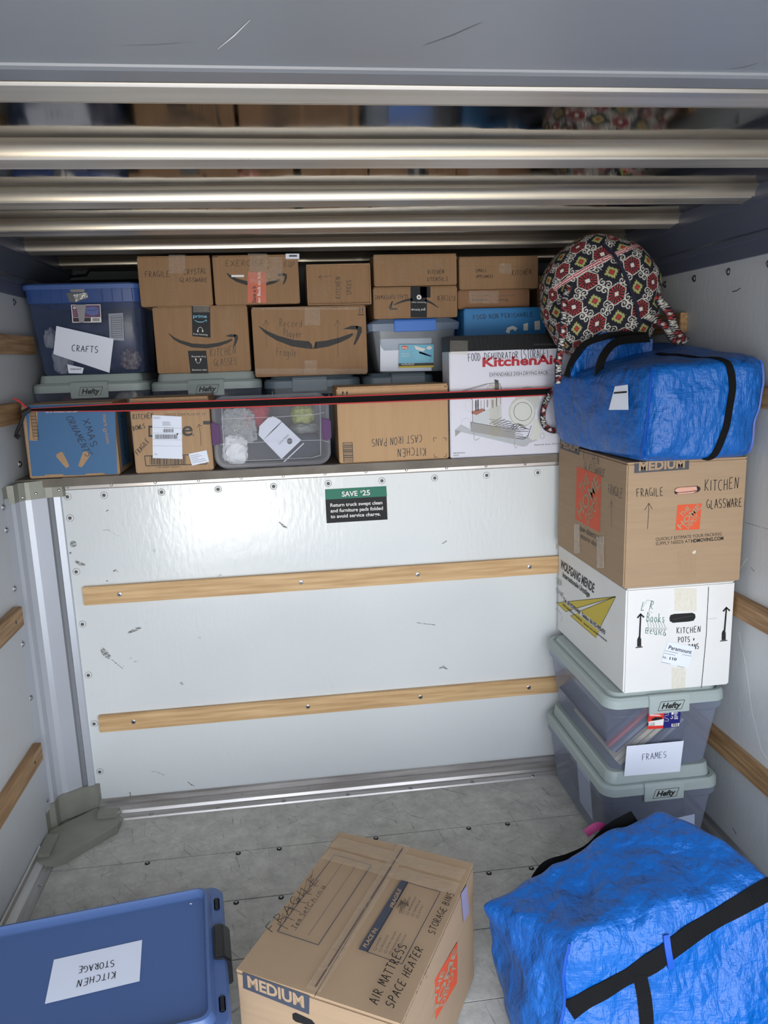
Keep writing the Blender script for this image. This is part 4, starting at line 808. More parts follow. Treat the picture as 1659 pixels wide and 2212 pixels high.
F.text('orange_tape', 'Save a b', (1132, 515), (1132, 365), (1098, 515), INK, .02); F.text('orange_tape', 'on Back to Sch', (1172, 515), (1172, 240), (1146, 515), WHITEP, .01); F.rect('paper_slip', 1398, 75, 1520, 122, PAPER); F.lift = .0014; F.rect('paper_slip', 1428, 88, 1500, 102, INK)
F.lift = .0016; crumple(F, 'tape', 1070, 75, 1240, 340, TAPEW, 16, .5); crumple(F, 'tape', 1250, 105, 1365, 320, TAPEW, 14, .5); F.rect('tape', 912, 265, 1025, 285, WHITEP); F.finish(r)
F2 = Face((.072, 2.998, 1.8955), (0, 1, 0), (0, 0, 1), .27, .178); F2.bars('side_barcode', 0, 0, 1, 1, 1, INK) if 0 else None
for k in range(14): F2.line('side_barcode', [(.03, .02+.005*k), (.09, .02+.005*k)], .002, INK, conv=False)
F2.finish(r)
# spices box with its flaps folded inside a raised rim
x0, x1, z0, z1 = .10, .345, 1.8855, 2.036
r = empty('cardboard_box', ((x0+x1)/2, 3.13, z0), 'small box marked KITCHEN SPICES, its rim standing proud of the sunken face', 'box', 'cartons in the back row')
b = MB(); b.box(x0, x1, 3.006, 3.26, z0, z1, CARD3); part('body', b, r, bevel=.004)
b = MB()
for a in ((x0, x0+.004, z0, z1), (x1-.004, x1, z0, z1), (x0, x1, z0, z0+.004), (x0, x1, z1-.004, z1)): b.box(a[0], a[1], 2.992, 3.01, a[2], a[3], CARD)
part('rim', b, r, bevel=.001)
F = Face((x0, 3.006, z0), (1, 0, 0), (0, 0, 1), x1-x0, z1-z0, '2'); F.hand('handwriting', 'KITCHEN', (905, 430), (905, 285), (875, 430), INK, .0016); F.hand('handwriting', 'SPICES', (975, 405), (972, 308), (945, 405), INK, .0016)
F.line('handwriting', [(765, 292), (850, 285)], .0012, INK); F.line('handwriting', [(785, 280), (765, 292), (788, 305)], .0012, INK); crumple(F, 'tape', 710, 350, 830, 455, TAPE); F.finish(r)
r, F = carton('cardboard_box', 'shallow box marked KITCHEN UTENSILS on the top layer', .359, .683, 2.998, 3.28, 1.951, 2.068, CARD3, 'cartons in the back row')
F.src = '3'; F.hand('handwriting', 'KITCHEN', (520, 332), (650, 328), (520, 302), INK, .0018); F.hand('handwriting', 'UTENSILS', (515, 386), (682, 382), (515, 358), INK, .0018)
crumple(F, 'tape', 100, 180, 245, 260, TAPE); crumple(F, 'tape', 285, 240, 385, 385, TAPE); crumple(F, 'tape', 545, 215, 650, 290, TAPE); crumple(F, 'tape', 415, 205, 512, 330, TAPE); F.finish(r)
r, F = carton('cardboard_box', 'box marked KITCHEN GLASS TUPPERWARE upside down with black label strip', .354, .684, 2.998, 3.28, 1.8295, 1.9485, CARD3, 'cartons in the back row')
smile_small(F, [(256, 572, 6), (300, 552, 12), (350, 536, 18), (400, 528, 20)], [[(215, 592), (240, 540), (248, 545), (238, 595), (290, 598), (270, 612), (225, 610)]], '3'); smile_small(F, [(500, 535, 20), (550, 558, 14), (605, 596, 4)], [], '3')
F.rect('black_label', 385, 430, 512, 670, BLACKLAB); F.rect('black_label', 460, 430, 540, 515, BLACKLAB); F.lift = .0005
F.ell('black_label', (451, 512), 19, 19, WHITEP); F.lift = .0008; F.poly('black_label', [(445, 503), (460, 512), (445, 521)], BLACKLAB); F.lift = .0005; F.text('black_label', 'video streaming', (392, 556), (505, 556), (392, 545), WHITEP); F.text('black_label', 'prime', (498, 602), (390, 602), (498, 622), WHITEP)
F.lift = 0; F.hand('handwriting', 'KITCHEN', (732, 500), (588, 498), (732, 540), INK, .0016); F.hand('handwriting', 'GLASS TUPPERWARE', (362, 490), (100, 500), (362, 520), INK, .0014)
crumple(F, 'tape', 218, 575, 305, 665, TAPE); crumple(F, 'tape', 540, 590, 635, 665, TAPE); F.finish(r)
r, F = carton('cardboard_box', 'shallow box marked SMALL APPLIANCES KITCHEN at right of the top layer', .693, 1.01, 2.998, 3.28, 1.932, 2.055, CARD3, 'cartons in the back row')
F.src = '3'; F.hand('handwriting', 'SMALL', (893, 318), (985, 315), (893, 293), INK, .0016); F.hand('handwriting', 'APPLIANCES', (898, 362), (1032, 360), (898, 340), INK, .0016); F.hand('handwriting', 'KITCHEN', (1175, 345), (1332, 332), (1175, 305), INK, .0016)
crumple(F, 'tape', 765, 205, 885, 320, TAPE); crumple(F, 'tape', 1075, 250, 1170, 330, TAPEW); F.line('crease', [(765, 270), (1265, 275)], .001, MATS['crease']); F.finish(r)
r, F = carton('cardboard_box', 'flat printed box under the SMALL APPLIANCES box', .687, .976, 2.998, 3.26, 1.8595, 1.9305, mat('cardboard_dark', (142, 104, 74), .75, bump=.25, bscale=26, stretch=(12, 12, 1)), 'cartons in the back row')
F.src = '3'; F.text('printed_text', 'Lowes.c', (865, 540), (985, 538), (865, 522), BLUEPRINT, .01); F.text('printed_text', 'oving', (1065, 540), (1145, 538), (1065, 522), BLUEPRINT, .01); F.text('printed_text', 'For tips to move', (868, 505), (985, 503), (868, 494), BLUEPRINT)
F.text('printed_text', 'go simply to the FSC', (1068, 506), (1200, 502), (1068, 494), BLUEPRINT); crumple(F, 'tape', 840, 462, 1070, 560, TAPEW); F.finish(r)
BLUEF = mat('bright_blue_cardboard', (38, 122, 184), .5)
r, F = carton('cardboard_box', 'bright blue box marked FOOD NON PERISHABLE', .70, 1.03, 2.955, 3.24, 1.7515, 1.8575, BLUEF, 'cartons in the back row')
F.src = '3'; F.hand('handwriting', 'FOOD NON PERISHABLE', (875, 685), (1345, 662), (872, 650), INK, .002)
F.taper('printed_letter#0', [(1140, 790, 30), (1150, 760, 30), (1180, 748, 26), (1210, 765, 30)], WHITEP); F.poly('printed_letter#1', [(1265, 722), (1300, 712), (1300, 770), (1265, 772)], WHITEP); F.poly('printed_letter#2', [(1350, 700), (1392, 694), (1394, 765), (1352, 768)], WHITEP); F.finish(r)
r, F = carton('cardboard_box', 'tall plain box at the far right, mostly hidden by the patterned duffel', 1.075, 1.37, 3.2, 3.5, DECK, 2.0, CARD3, 'cartons in the back row')
r, F = carton('cardboard_box', 'plain box behind the dish rack box, under the bright blue box', .71, 1.06, 3.0, 3.3, DECK, 1.7505, CARD3, 'cartons in the back row')
# clear tote with blue latch
r = empty('storage_tote', (.51, 3.13, 1.6235), 'small clear tote with bright blue latch and product card', 'storage tote')
x0, x1, y0, y1, z0, z1 = .328, .695, 2.995, 3.28, 1.6235, 1.8285
FROST = clear('frosted_tub', (226, 230, 234), (188, 196, 204), .36, .2)
q = MB(); q.loft([(z0, x0+.05, x1-.04, y0+.03, y1-.03, .03), (z0+.012, x0+.042, x1-.032, y0+.022, y1-.024, .03), (z1-.045, x0+.022, x1-.016, y0+.008, y1-.01, .03)], FROST, cap1=False); part('tub', q, r, smooth=True)
q = MB(); q.loft([(z1-.045, x0+.004, x1-.004, y0+.002, y1, .02), (z1-.018, x0, x1, y0, y1, .022), (z1-.010, x0+.012, x1-.012, y0+.01, y1-.01, .02), (z1, x0+.03, x1-.03, y0+.02, y1-.02, .02)], clear('blue_tinted_lid', (200, 214, 232), (150, 170, 200), .45, .2), cap0=False); part('lid', q, r, smooth=True)
BL_ = mat('bright_blue_latch', (44, 110, 200), .35); q = MB(); q.prism([(y0-.008, z1-.048), (y0+.002, z1-.05), (y0+.012, z1-.002), (y0, z1-.001), (y0-.007, z1-.008)], 0, x0+.102, x0+.268, BL_); part('latch', q, r, bevel=.002)
F = Face((x0, y0+.012, z0), (1, 0, 0), (0, 0, 1), x1-x0, z1-z0, '3', -.003); F.poly('paper_liner', [(150, 838), (550, 830), (550, 1085), (150, 1090)], PAPER); F.lift = .012
F.poly('product_card', [(295, 882), (562, 880), (562, 1058), (290, 1062)], mat('card_blue', (104, 178, 206), .4)); F.lift = .0125; F.poly('product_card', [(290, 1028), (562, 1022), (562, 1042), (290, 1050)], INK); F.poly('product_card', [(290, 1050), (562, 1042), (562, 1058), (290, 1064)], YELLOW)
F.ell('product_card', (337, 905), 28, 15, ORANGE); F.poly('product_card', [(410, 890), (500, 915), (480, 935), (425, 920)], WHITEP); F.poly('product_card', [(395, 940), (450, 925), (540, 975), (520, 1010), (430, 1005)], CYAN); F.poly('product_card', [(450, 935), (545, 965), (542, 978), (448, 948)], mat('card_navy', (40, 70, 150), .4)); F.lift = .013
F.text('product_card', 'ezy', (315, 912), (360, 912), (315, 897), WHITEP, .02); F.text('product_card', 'WATER-PROOF', (310, 1043), (410, 1040), (310, 1031), WHITEP, .01); F.text('product_card', 'Water-Proof', (312, 958), (375, 956), (312, 947), WHITEP); F.text('product_card', 'Storage Tote', (312, 976), (375, 974), (312, 965), WHITEP); F.ell('product_card', (528, 907), 20, 14, WHITEP)
F.finish(r)

# --- load strap with hook
r = empty('ratchet_strap', (0, 2.712, 1.535), 'black load strap with red edges stretched across the front row, hooked at left', 'strap')
P0, P1 = Vector((-.868, 2.714, 1.546)), Vector((1.02, 2.714, 1.541)); b = MB(); n = 40; w0 = .0145
def band(zo0, zo1, m, dy):
    vs = []
    for i in range(n+1):
        t = i/n; p = P0.lerp(P1, t); s_ = min(1, .35+t*4); sag = -.004*math.sin(math.pi*t)
        for zo in (zo0, zo1): vs.append((p.x, p.y-dy, p.z+sag+zo*s_))
    vs += [(v[0], v[1]+.0016, v[2]) for v in vs]; k = 2*(n+1)
    b.add(vs, [(2*i, 2*i+2, 2*i+3, 2*i+1) for i in range(n)]+[(k+2*i+1, k+2*i+3, k+2*i+2, k+2*i) for i in range(n)]+[(2*i+1, 2*i+3, k+2*i+3, k+2*i+1) for i in range(n)], m)
band(-w0, w0, REDW, 0); band(-w0*.72, w0*.72, BLACKW, .0006); part('webbing', b, r)
F = Face((-.78, 2.7125, 1.53), (1, 0, 0), (0, 0, 1), .3, .03, 'L'); F.lift = .002; F.text('printed_text', '300 LB  WORKING LOAD LIMIT', (548, 1060), (930, 1052), (548, 1048), WHITEP, .01); F.finish(r)
q = MB(); q.tube([(-.868, 2.712, 1.548), (-.885, 2.708, 1.53), (-.897, 2.70, 1.50), (-.907, 2.69, 1.478), (-.912, 2.685, 1.462), (-.905, 2.682, 1.456), (-.898, 2.682, 1.466)], .0058, BLACKP, 10); q.tube([(-.862, 2.712, 1.55), (-.892, 2.706, 1.535)], .009, BLACKP); part('hook', q, r, smooth=True)
q = MB(); q.tube([(-.872, 2.712, 1.552), (-.89, 2.706, 1.575), (-.908, 2.70, 1.588)], .0035, REDW); part('cord', q, r)

# ================================================================== THE STACK AT THE RIGHT
hefty('storage_tote', 'clear grey-lidded tote standing on the floor, lowest of the right-hand stack', .950, 1.360, 2.12, 2.71, .002, .324, .036)
F = Face((1.02, 2.1435, .286), (1, 0, 0), (0, .006, .034), .3, .034, 'F'); F.text('embossed_text', 'EXTRA STUFF', (.10, .011), (.215, .011), (.10, .021), mat('embossed_grey', (146, 158, 156), .5), .02, conv=False); F.finish([o for o in COL.objects if o.name.startswith('storage_tote')][-1])
r, zr = hefty('storage_tote', 'clear tote with FRAMES note under the white box', .952, 1.366, 2.12, 2.71, .3255, .603, .006)
F = Face((.985, 2.144, .34), (1, 0, 0), (0, 0, 1), .35, .22, 'H'); F.O = F.O+Vector((0, -.004, 0))
F.V = Vector((0, -.022, .22)).normalized(); F.N = F.U.cross(F.V)
F = Face((.985, 2.139, .34), (1, 0, 0), (0, -.022, .22), .35, .221, 'H')
F.poly('note', [(105, 992), (1032, 905), (968, 1405), (60, 1482)], PAPER); F.lift = .0008; F.hand('note', 'FRAMES', (350, 1218), (765, 1170), (352, 1118), PEN, .0016); F.lift = .001
F.poly('product_label', [(465, 392), (718, 375), (692, 698), (436, 716)], RED if 0 else mat('label_red', (214, 52, 44), .4)); F.poly('product_label', [(720, 370), (985, 348), (960, 672), (692, 698)], mat('label_navy', (30, 30, 110), .4)); F.lift = .0014
F.poly('product_label', [(515, 412), (688, 398), (680, 448), (507, 462)], WHITEP); F.lines('product_label', 478, 470, 700, 500, 2, WHITEP, .002); F.poly('product_label', [(455, 590), (705, 545), (694, 650), (450, 660)], WHITEP); F.poly('product_label', [(440, 605), (556, 598), (550, 650), (438, 656)], INK)
F.poly('product_label', [(500, 550), (560, 518), (675, 518), (680, 550), (640, 575), (510, 572)], INK); F.poly('product_label', [(830, 622), (958, 612), (950, 664), (826, 672)], WHITEP); F.poly('product_label', [(828, 440), (864, 436), (864, 472), (828, 476)], WHITEP); F.lift = .0018
F.text('product_label', 'Hefty', (520, 448), (680, 436), (522, 415), INK, .02, .15); F.text('product_label', 'HI-RISE', (765, 412), (925, 398), (765, 378), WHITEP, .02); F.text('product_label', '72 qt', (466, 640), (535, 635), (466, 612), WHITEP, .02)
for k in range(3): F.lines('product_label', 872, 430+42*k, 935, 470+40*k, 2, WHITEP, .002, k)
F.line('product_label', [(720, 460), (780, 440), (775, 480), (715, 495)], .001, WHITEP); F.line('product_label', [(712, 520), (780, 550), (775, 580), (710, 580)], .001, WHITEP); F.ring('product_label', (830, 520), 18, 20, .002, WHITEP, 12, -90, 150); F.bars('product_label', 838, 618, 940, 662, 14, INK)
F.finish(r)
# picture frames leaning in the tote
def pframe(label, u0, thick, length, m, y0, y1, base=(1.005, .36), ang=40, glassm=None):
    a = math.radians(ang); D = Vector((math.cos(a), 0, math.sin(a))); Nn = Vector((math.sin(a), 0, -math.cos(a)))
    o = Vector((base[0], 0, base[1]))+Nn*u0; b = MB(); rr = .018
    def bx(l0, l1, ya, yb, t0, t1, mm):
        vs = []
        for t in (t0, t1):
            for l, y in ((l0, ya), (l1, ya), (l1, yb), (l0, yb)): p = o+D*l+Nn*t; vs.append((p.x, y, p.z))
        b.add(vs, [(0, 1, 2, 3), (7, 6, 5, 4), (0, 4, 5, 1), (1, 5, 6, 2), (2, 6, 7, 3), (3, 7, 4, 0)], mm)
    root = empty('picture_frame', (o.x, y0, o.z), label, 'picture frame', 'frames in the clear tote')
    bx(0, length, y0, y0+rr, 0, thick, m); bx(0, length, y1-rr, y1, 0, thick, m); bx(0, rr, y0+rr, y1-rr, 0, thick, m); bx(length-rr, length, y0+rr, y1-rr, 0, thick, m); part('moulding', b, root)
    b = MB(); bx(rr, length-rr, y0+rr, y1-rr, thick*.3, thick*.6, mat('frame_backing', (92, 96, 106), .5)); part('backing', b, root)
FB = mat('beige_frame', (214, 200, 160), .5); FBd = mat('dark_frame', (60, 66, 84), .45); FR_ = mat('red_frame', (176, 72, 68), .5); FG_ = mat('grey_frame', (128, 132, 142), .4)
pframe('front beige picture frame leaning in the FRAMES tote, lower of the two', .030, .014, .205, FB, 2.185, 2.56); pframe('beige picture frame leaning in the FRAMES tote, just above the lower beige one', .010, .014, .215, FB, 2.185, 2.55)
pframe('grey picture frame leaning between red and beige ones', -.012, .012, .20, FG_, 2.19, 2.58, base=(1.01, .37)); pframe('red picture frame leaning in the FRAMES tote', -.036, .010, .185, FR_, 2.185, 2.5, base=(1.01, .375))
pframe('dark picture frame leaning above the red one', -.058, .012, .15, FBd, 2.185, 2.6, base=(1.01, .38)); pframe('narrow pale grey frame leaning at right in the FRAMES tote', .105, .010, .22, FG_, 2.2, 2.5, base=(1.02, .40), ang=42)
lump('folded_cloth', 'dark blue cloth filling the right of the FRAMES tote', 'cloth', (1.215, 2.42, .405), (.085, .20, .055), NAVY, 21, .08, n=5)
lump('folded_cloth', 'dark grey clothes in the lowest tote of the right-hand stack', 'cloth', (1.155, 2.42, .115), (.145, .235, .095), mat('charcoal_cloth', (62, 66, 78), .9, bump=.5, bscale=20, rgb2=(40, 44, 54), vscale=14), 22, .10, n=5)
r = empty('paper_note', (1.2, 2.14, .1), 'white paper note on the front of the lowest tote, behind the blue bag', 'note')
b = MB(); b.add([(1.11, 2.152, .05), (1.29, 2.152, .06), (1.285, 2.147, .142), (1.06, 2.147, .115)], [(0, 1, 2, 3)], PAPER); part('paper', b, r)
r = empty('hanging_paper', (.99, 2.4, .1), 'sheet of white paper inside the left side of the lowest tote', 'paper')
b = MB(); b.add([(.992, 2.30, .05), (.992, 2.42, .05), (.975, 2.42, .235), (.975, 2.30, .235)], [(0, 1, 2, 3)], PAPER); part('sheet', b, r)

# white removal box
x0, x1, y0, y1, z0, z1 = 1.014, 1.375, 2.14, 2.742, .604, .957
r = empty('moving_box', ((x0+x1)/2, (y0+y1)/2, z0), 'white moving box with yellow arrow logo and black up arrows, below the big brown box', 'box')
b = MB(); b.box(x0, x1, y0, y1, z0, z1-.004, WHITEBOX); part('body', b, r, bevel=.005); g = MB(); g.box(x0+.002, x1-.002, y0+.002, y0+.15, z1-.004, z1, mat('grey_tape_top', (168, 160, 152), .5, bump=.4, bscale=40)); g.box(x0+.002, x1-.002, y0+.151, y1-.002, z1-.004, z1, WHITEBOX); part('top_flaps', g, r)
F = Face((x0, y0, z0), (1, 0, 0), (0, 0, 1), x1-x0, z1-z0, '5')
for x, y_, xb, yb in ((744, 1345, 733, 1592), (1360, 1298, 1340, 1545)):
    F.taper('up_arrow#%d' % x, [(x, y_+8, 11), ((x*.3+xb*.7), y_*.3+yb*.7, 13)], INK); F.taper('up_arrow#%d' % x, [(x-24, y_+34, 12), (x, y_+6, 14), (x+24, y_+30, 12)], INK)
    F.poly('up_arrow#%d' % x, [(xb-5, yb-78), (xb+8, yb-78), (xb+15, yb-60), (xb+15, yb-8), (xb-15, yb-6), (xb-14, yb-58)], INK); F.line('up_arrow#%d' % x, [(xb-26, yb), (xb+26, yb-5)], .0032, INK)
F.poly('handle_hole', [(950, 1380), (958, 1358), (985, 1350), (1115, 1342), (1135, 1352), (1138, 1375), (1125, 1398), (1090, 1405), (975, 1414), (953, 1402)], mat('hole_dark', (10, 10, 12), .6)); F.lift = .0004; F.line('handle_hole', [(975, 1392), (1060, 1372), (1120, 1362)], .0012, GREYPRINT); F.lift = 0
F.line('panel_seam', [(1232, 1155), (1215, 1500), (1180, 1880)], .0022, INK); F.line('panel_seam', [(1232, 1386), (1292, 1380)], .0006, GREYPRINT)
F.hand('handwriting', 'KITCHEN', (1003, 1492), (1180, 1480), (1003, 1450), INK, .0022); F.hand('handwriting', 'POTS +', (1012, 1555), (1140, 1548), (1012, 1518), INK, .0022); F.hand('handwriting', 'PANS', (1088, 1605), (1166, 1600), (1088, 1568), INK, .0022)
F.hand('green_writing', 'L R', (745, 1325), (840, 1318), (760, 1260), GREENPEN, .0018); F.hand('green_writing', 'Books', (785, 1405), (925, 1410), (790, 1340), GREENPEN, .0018); F.hand('green_writing', 'Ecuna', (778, 1488), (935, 1510), (778, 1450), GREENPEN, .0018)
for k in range(7): F.line('green_writing', [(790+18*k, 1395), (800+20*k, 1440), (792+20*k, 1480), (812+20*k, 1450)], .001, GREENPEN if k % 2 else INK)
F.line('green_writing', [(760, 1300), (790, 1250), (828, 1258), (800, 1330), (830, 1340)], .0008, GREENPEN)
WT = clear('clear_tape_on_white', (252, 250, 244), (232, 228, 216), .16, .12, bump=.9); crumple(F, 'tape', 985, 1165, 1145, 1330, WT); crumple(F, 'tape', 965, 1735, 1065, 1895, WT)
F.lift = .0012; F.poly('paper_label', [(938, 1547), (1135, 1585), (1085, 1740), (886, 1697)], PAPER); F.lift = .0018
F.text('paper_label', 'Paramount', (940, 1600), (1105, 1636), (946, 1574), INK, .012, .1); F.text('paper_label', 'Nr.', (900, 1668), (930, 1672), (904, 1650), INK); F.text('paper_label', '110', (948, 1676), (998, 1684), (951, 1658), INK, .03)
for a, b_ in (((918, 1612), (1010, 1632)), ((912, 1630), (990, 1646)), ((1040, 1640), (1108, 1652)), ((890, 1694), (955, 1708)), ((1005, 1722), (1055, 1732))): F.line('paper_label', [a, b_], .0011, GREYPRINT)
F.finish(r)
F = Face((x0, y1, z0), (0, -1, 0), (0, 0, 1), y1-y0, z1-z0, 'W')
F.text('printed_text', 'WOLFGANG MENDE', (350, 385), (850, 765), (360, 270), INK, .035); F.text('printed_text', 'Internationale Umzüge', (382, 520), (785, 830), (388, 452), INK, .035)
F.poly('arrow_logo', [(292, 912), (1175, 820), (945, 1270), (650, 1035), (1100, 835), (520, 1000), (432, 1048)], YELLOW) if 0 else None
F.poly('arrow_logo', [(292, 912), (405, 902), (515, 1000), (540, 1008), (432, 1048)], YELLOW); F.poly('arrow_logo', [(470, 893), (1178, 820), (600, 992)], YELLOW); F.poly('arrow_logo', [(650, 1035), (1178, 820), (950, 1268)], YELLOW)
F.poly('arrow_logo', [(500, 1108), (600, 1070), (925, 1335), (880, 1436)], YELLOW)
for L_ in ([(292, 912), (405, 900)], [(292, 912), (432, 1048), (540, 1012)], [(470, 893), (1178, 820), (950, 1268)], [(600, 992), (1178, 820), (650, 1035)], [(545, 1088), (500, 1108), (880, 1436), (925, 1335)]): F.line('arrow_logo', L_, .0018, INK)
F.lift = .0005
F.text('printed_text', 'Tel. 06192/995460  Telefax: 06192-995470', (395, 885), (1015, 1390), (402, 835), INK, .03); F.text('printed_text', 'E-Mail: mende@umzuege-mende.de', (385, 945), (672, 1198), (388, 912), INK, .02); F.text('printed_text', 'Internet: www.umzuege-mende.de', (700, 1230), (1045, 1500), (703, 1200), INK, .02)
F.lift = 0; F.hand('handwriting', 'KITCHEN', (242, 590), (370, 665), (245, 510), GREYPRINT, .0016); F.hand('handwriting', 'POTS+PANS', (245, 730), (400, 850), (250, 660), GREYPRINT, .0016)
F.line('handle_flap', [(262, 1080), (255, 1020), (290, 998), (360, 1075), (378, 1140), (360, 1185)], .0012, GREYPRINT); crumple(F, 'tape', 235, 30, 330, 110, TAPE); F.finish(r)

# big brown moving box
x0, x1, y0, y1, z0, z1 = .998, 1.383, 2.13, 2.71, .959, 1.351
r = empty('moving_box', ((x0+x1)/2, (y0+y1)/2, z0), 'large brown moving box with orange square logos, right under the full blue bag', 'box')
b = MB(); b.box(x0, x1, y0, y1, z0, z1-.004, CARD2); part('body', b, r, bevel=.004); g = MB(); g.box(x0+.001, (x0+x1)/2-.001, y0+.001, y1-.001, z1-.004, z1, CARD2); g.box((x0+x1)/2+.001, x1-.001, y0+.001, y1-.001, z1-.004, z1, CARD2); part('top_flaps', g, r)
def hd_logo(F, q, slant=0):
    """orange square with pale stencil lettering on the diagonal; q = TL,TR,BR,BL in crop coordinates"""
    F.poly('orange_logo', q, ORANGE); F.lift += .0005; q = [Vector(c) for c in q]
    def at(u, v): a = q[3].lerp(q[2], u); b_ = q[0].lerp(q[1], u); return tuple(a.lerp(b_, v))
    for t, S_, E_, T_ in (('THE', (.10, .47), (.53, .90), (.01, .56)), ('HOME', (.03, .07), (.93, .97), (-.13, .27)) , ('DEPOT', (.40, .05), (.96, .61), (.27, .18))):
        if t == 'HOME': S_, E_, T_ = (.20, .04), (1.0, .84), (.04, .20)
        if t == 'THE': S_, E_, T_ = (.24, .50), (.56, .82), (.11, .63)
        if t == 'DEPOT': S_, E_, T_ = (.52, .03), (.97, .48), (.39, .16)
        F.text('orange_logo', t, at(*S_), at(*E_), at(*T_), F.tan, .03)
    F.lift -= .0005
F = Face((x0, y0, z0), (1, 0, 0), (0, 0, 1), x1-x0, z1-z0, '5'); F.tan = CARD2
hd_logo(F, [(1008, 568), (1182, 557), (1166, 742), (993, 750)])
F.poly('dark_band', [(700, 270), (1092, 250), (1090, 312), (697, 340)], GREYPRINT); F.lift = .0005; F.text('dark_band', 'MEDIUM', (730, 322), (1060, 298), (732, 262), CARD2, .04); F.lift = 0
F.hand('handwriting', 'FRAGILE', (715, 512), (915, 500), (712, 452), INK, .0020); F.hand('handwriting', 'KITCHEN', (1203, 470), (1455, 448), (1205, 392), INK, .0022); F.hand('handwriting', 'GLASSWARE', (1218, 595), (1478, 580), (1218, 532), INK, .0022)
F.line('handwriting', [(793, 740), (800, 640), (803, 558)], .0016, INK); F.line('handwriting', [(772, 605), (803, 555), (828, 598)], .0016, INK)
F.text('printed_text', 'QUICKLY ESTIMATE YOUR PACKING', (852, 826), (1325, 786), (852, 803), INK, 0); F.text('printed_text', 'SUPPLY NEEDS AT ', (852, 858), (1100, 838), (852, 835), INK, 0); F.text('printed_text', 'HDMOVING.COM', (1106, 838), (1338, 818), (1106, 814), INK, .03)
F.poly('handle_hole', [(985, 470), (992, 448), (1020, 440), (1150, 430), (1170, 440), (1174, 455), (1160, 472), (1130, 482), (1010, 494), (988, 486)], mat('hole_dark', (10, 10, 12), .6)); F.lift = .0005; F.poly('handle_hole', [(988, 468), (996, 450), (1025, 442), (1145, 434), (1150, 462), (1015, 478)], mat('pink_lining', (214, 160, 140), .6)); F.poly('handle_hole', [(1000, 484), (1120, 470), (1150, 470), (1120, 481), (1012, 492)], mat('pink_lining', (214, 160, 140), .6)); F.lift = 0
F.poly('tape_glare', [(1112, 905), (1140, 893), (1138, 915), (1122, 920)], WHITEP); crumple(F, 'tape', 1010, 900, 1145, 1100, TAPE); F.finish(r)  # small white patch painted for the glare on the tape
F = Face((x0, y1, z0), (0, -1, 0), (0, 0, 1), y1-y0, z1-z0, '5'); F.tan = CARD2
hd_logo(F, [(287, 290), (462, 358), (452, 767), (276, 668)])
F.poly('dark_band', [(168, 80), (308, 125), (305, 210), (166, 160)], GREYPRINT); F.lift = .0005; F.text('dark_band', 'MEDIUM', (172, 148), (296, 188), (175, 102), CARD2, .04); F.lift = .0006
F.hand('handwriting', 'KITCHEN', (333, 245), (450, 285), (335, 180), GREYPRINT, .0018); F.hand('handwriting', 'GLASSWARE', (338, 310), (490, 372), (342, 258), GREYPRINT, .0018); F.hand('handwriting', 'FRAGILE', (512, 490), (618, 525), (514, 420), GREYPRINT, .0018)
F.line('handwriting', [(536, 720), (537, 540)], .0014, GREYPRINT); F.line('handwriting', [(525, 585), (537, 538), (550, 580)], .0014, GREYPRINT)
F.text('printed_text', 'How doers get', (294, 745), (470, 835), (296, 702), INK, .0); F.text('printed_text', 'more done.', (315, 805), (465, 890), (316, 768), INK, .0)
crumple(F, 'tape', 272, 705, 312, 915, TAPEW); crumple(F, 'tape', 435, 795, 488, 1020, TAPEW); F.finish(r)

# ================================================================== SOFT BAGS
def m_tarp():
    M = bpy.data.materials.new('blue_woven_tarpaulin'); M.use_nodes = True; n = M.node_tree.nodes; L = M.node_tree.links; b = n['Principled BSDF']
    b.inputs['Roughness'].default_value = .36; b.inputs['Base Color'].default_value = (*lin((18, 104, 214)), 1)
    tc = n.new('ShaderNodeTexCoord'); t = n.new('ShaderNodeTexNoise'); t.inputs['Scale'].default_value = 5; t.inputs['Detail'].default_value = 4; L.new(tc.outputs['Object'], t.inputs['Vector'])
    r = n.new('ShaderNodeValToRGB'); L.new(t.outputs['Fac'], r.inputs[0]); r.color_ramp.elements[0].color = (*lin((4, 84, 164)), 1); r.color_ramp.elements[1].color = (*lin((8, 100, 184)), 1); L.new(r.outputs[0], b.inputs['Base Color'])
    prev = None
    for kind, sc, st, d, mpv in (('n', 7, .9, .03, (1, 1, 1.5)), ('v', 9, .8, .018, (1, 1, .6)), ('v', 26, .8, .007, (1.4, 1, .7)), ('n', 45, .8, .006, (1, 1, .45)), ('n', 1, .6, .003, (260, 260, 50)), ('n', 1, .5, .003, (40, 40, 260))):
        mp = n.new('ShaderNodeMapping'); mp.inputs['Scale'].default_value = mpv; mp.inputs['Rotation'].default_value = (.2, .3, .4) if kind == 'v' else (0, 0, 0); L.new(tc.outputs['Object'], mp.inputs[0])
        if kind == 'n': q = n.new('ShaderNodeTexNoise'); q.inputs['Detail'].default_value = 3; o_ = q.outputs['Fac']
        else: q = n.new('ShaderNodeTexVoronoi'); q.feature = 'DISTANCE_TO_EDGE'; o_ = q.outputs['Distance']
        q.inputs['Scale'].default_value = sc; L.new(mp.outputs[0], q.inputs['Vector'])
        bp = n.new('ShaderNodeBump'); bp.inputs['Strength'].default_value = st; bp.inputs['Distance'].default_value = d; L.new(o_, bp.inputs['Height'])
        if prev: L.new(prev.outputs[0], bp.inputs['Normal'])
        prev = bp
    L.new(prev.outputs[0], b.inputs['Normal']); return M
TARP = m_tarp(); TARPD = mat('blue_seam_piping', (16, 78, 178), .4)
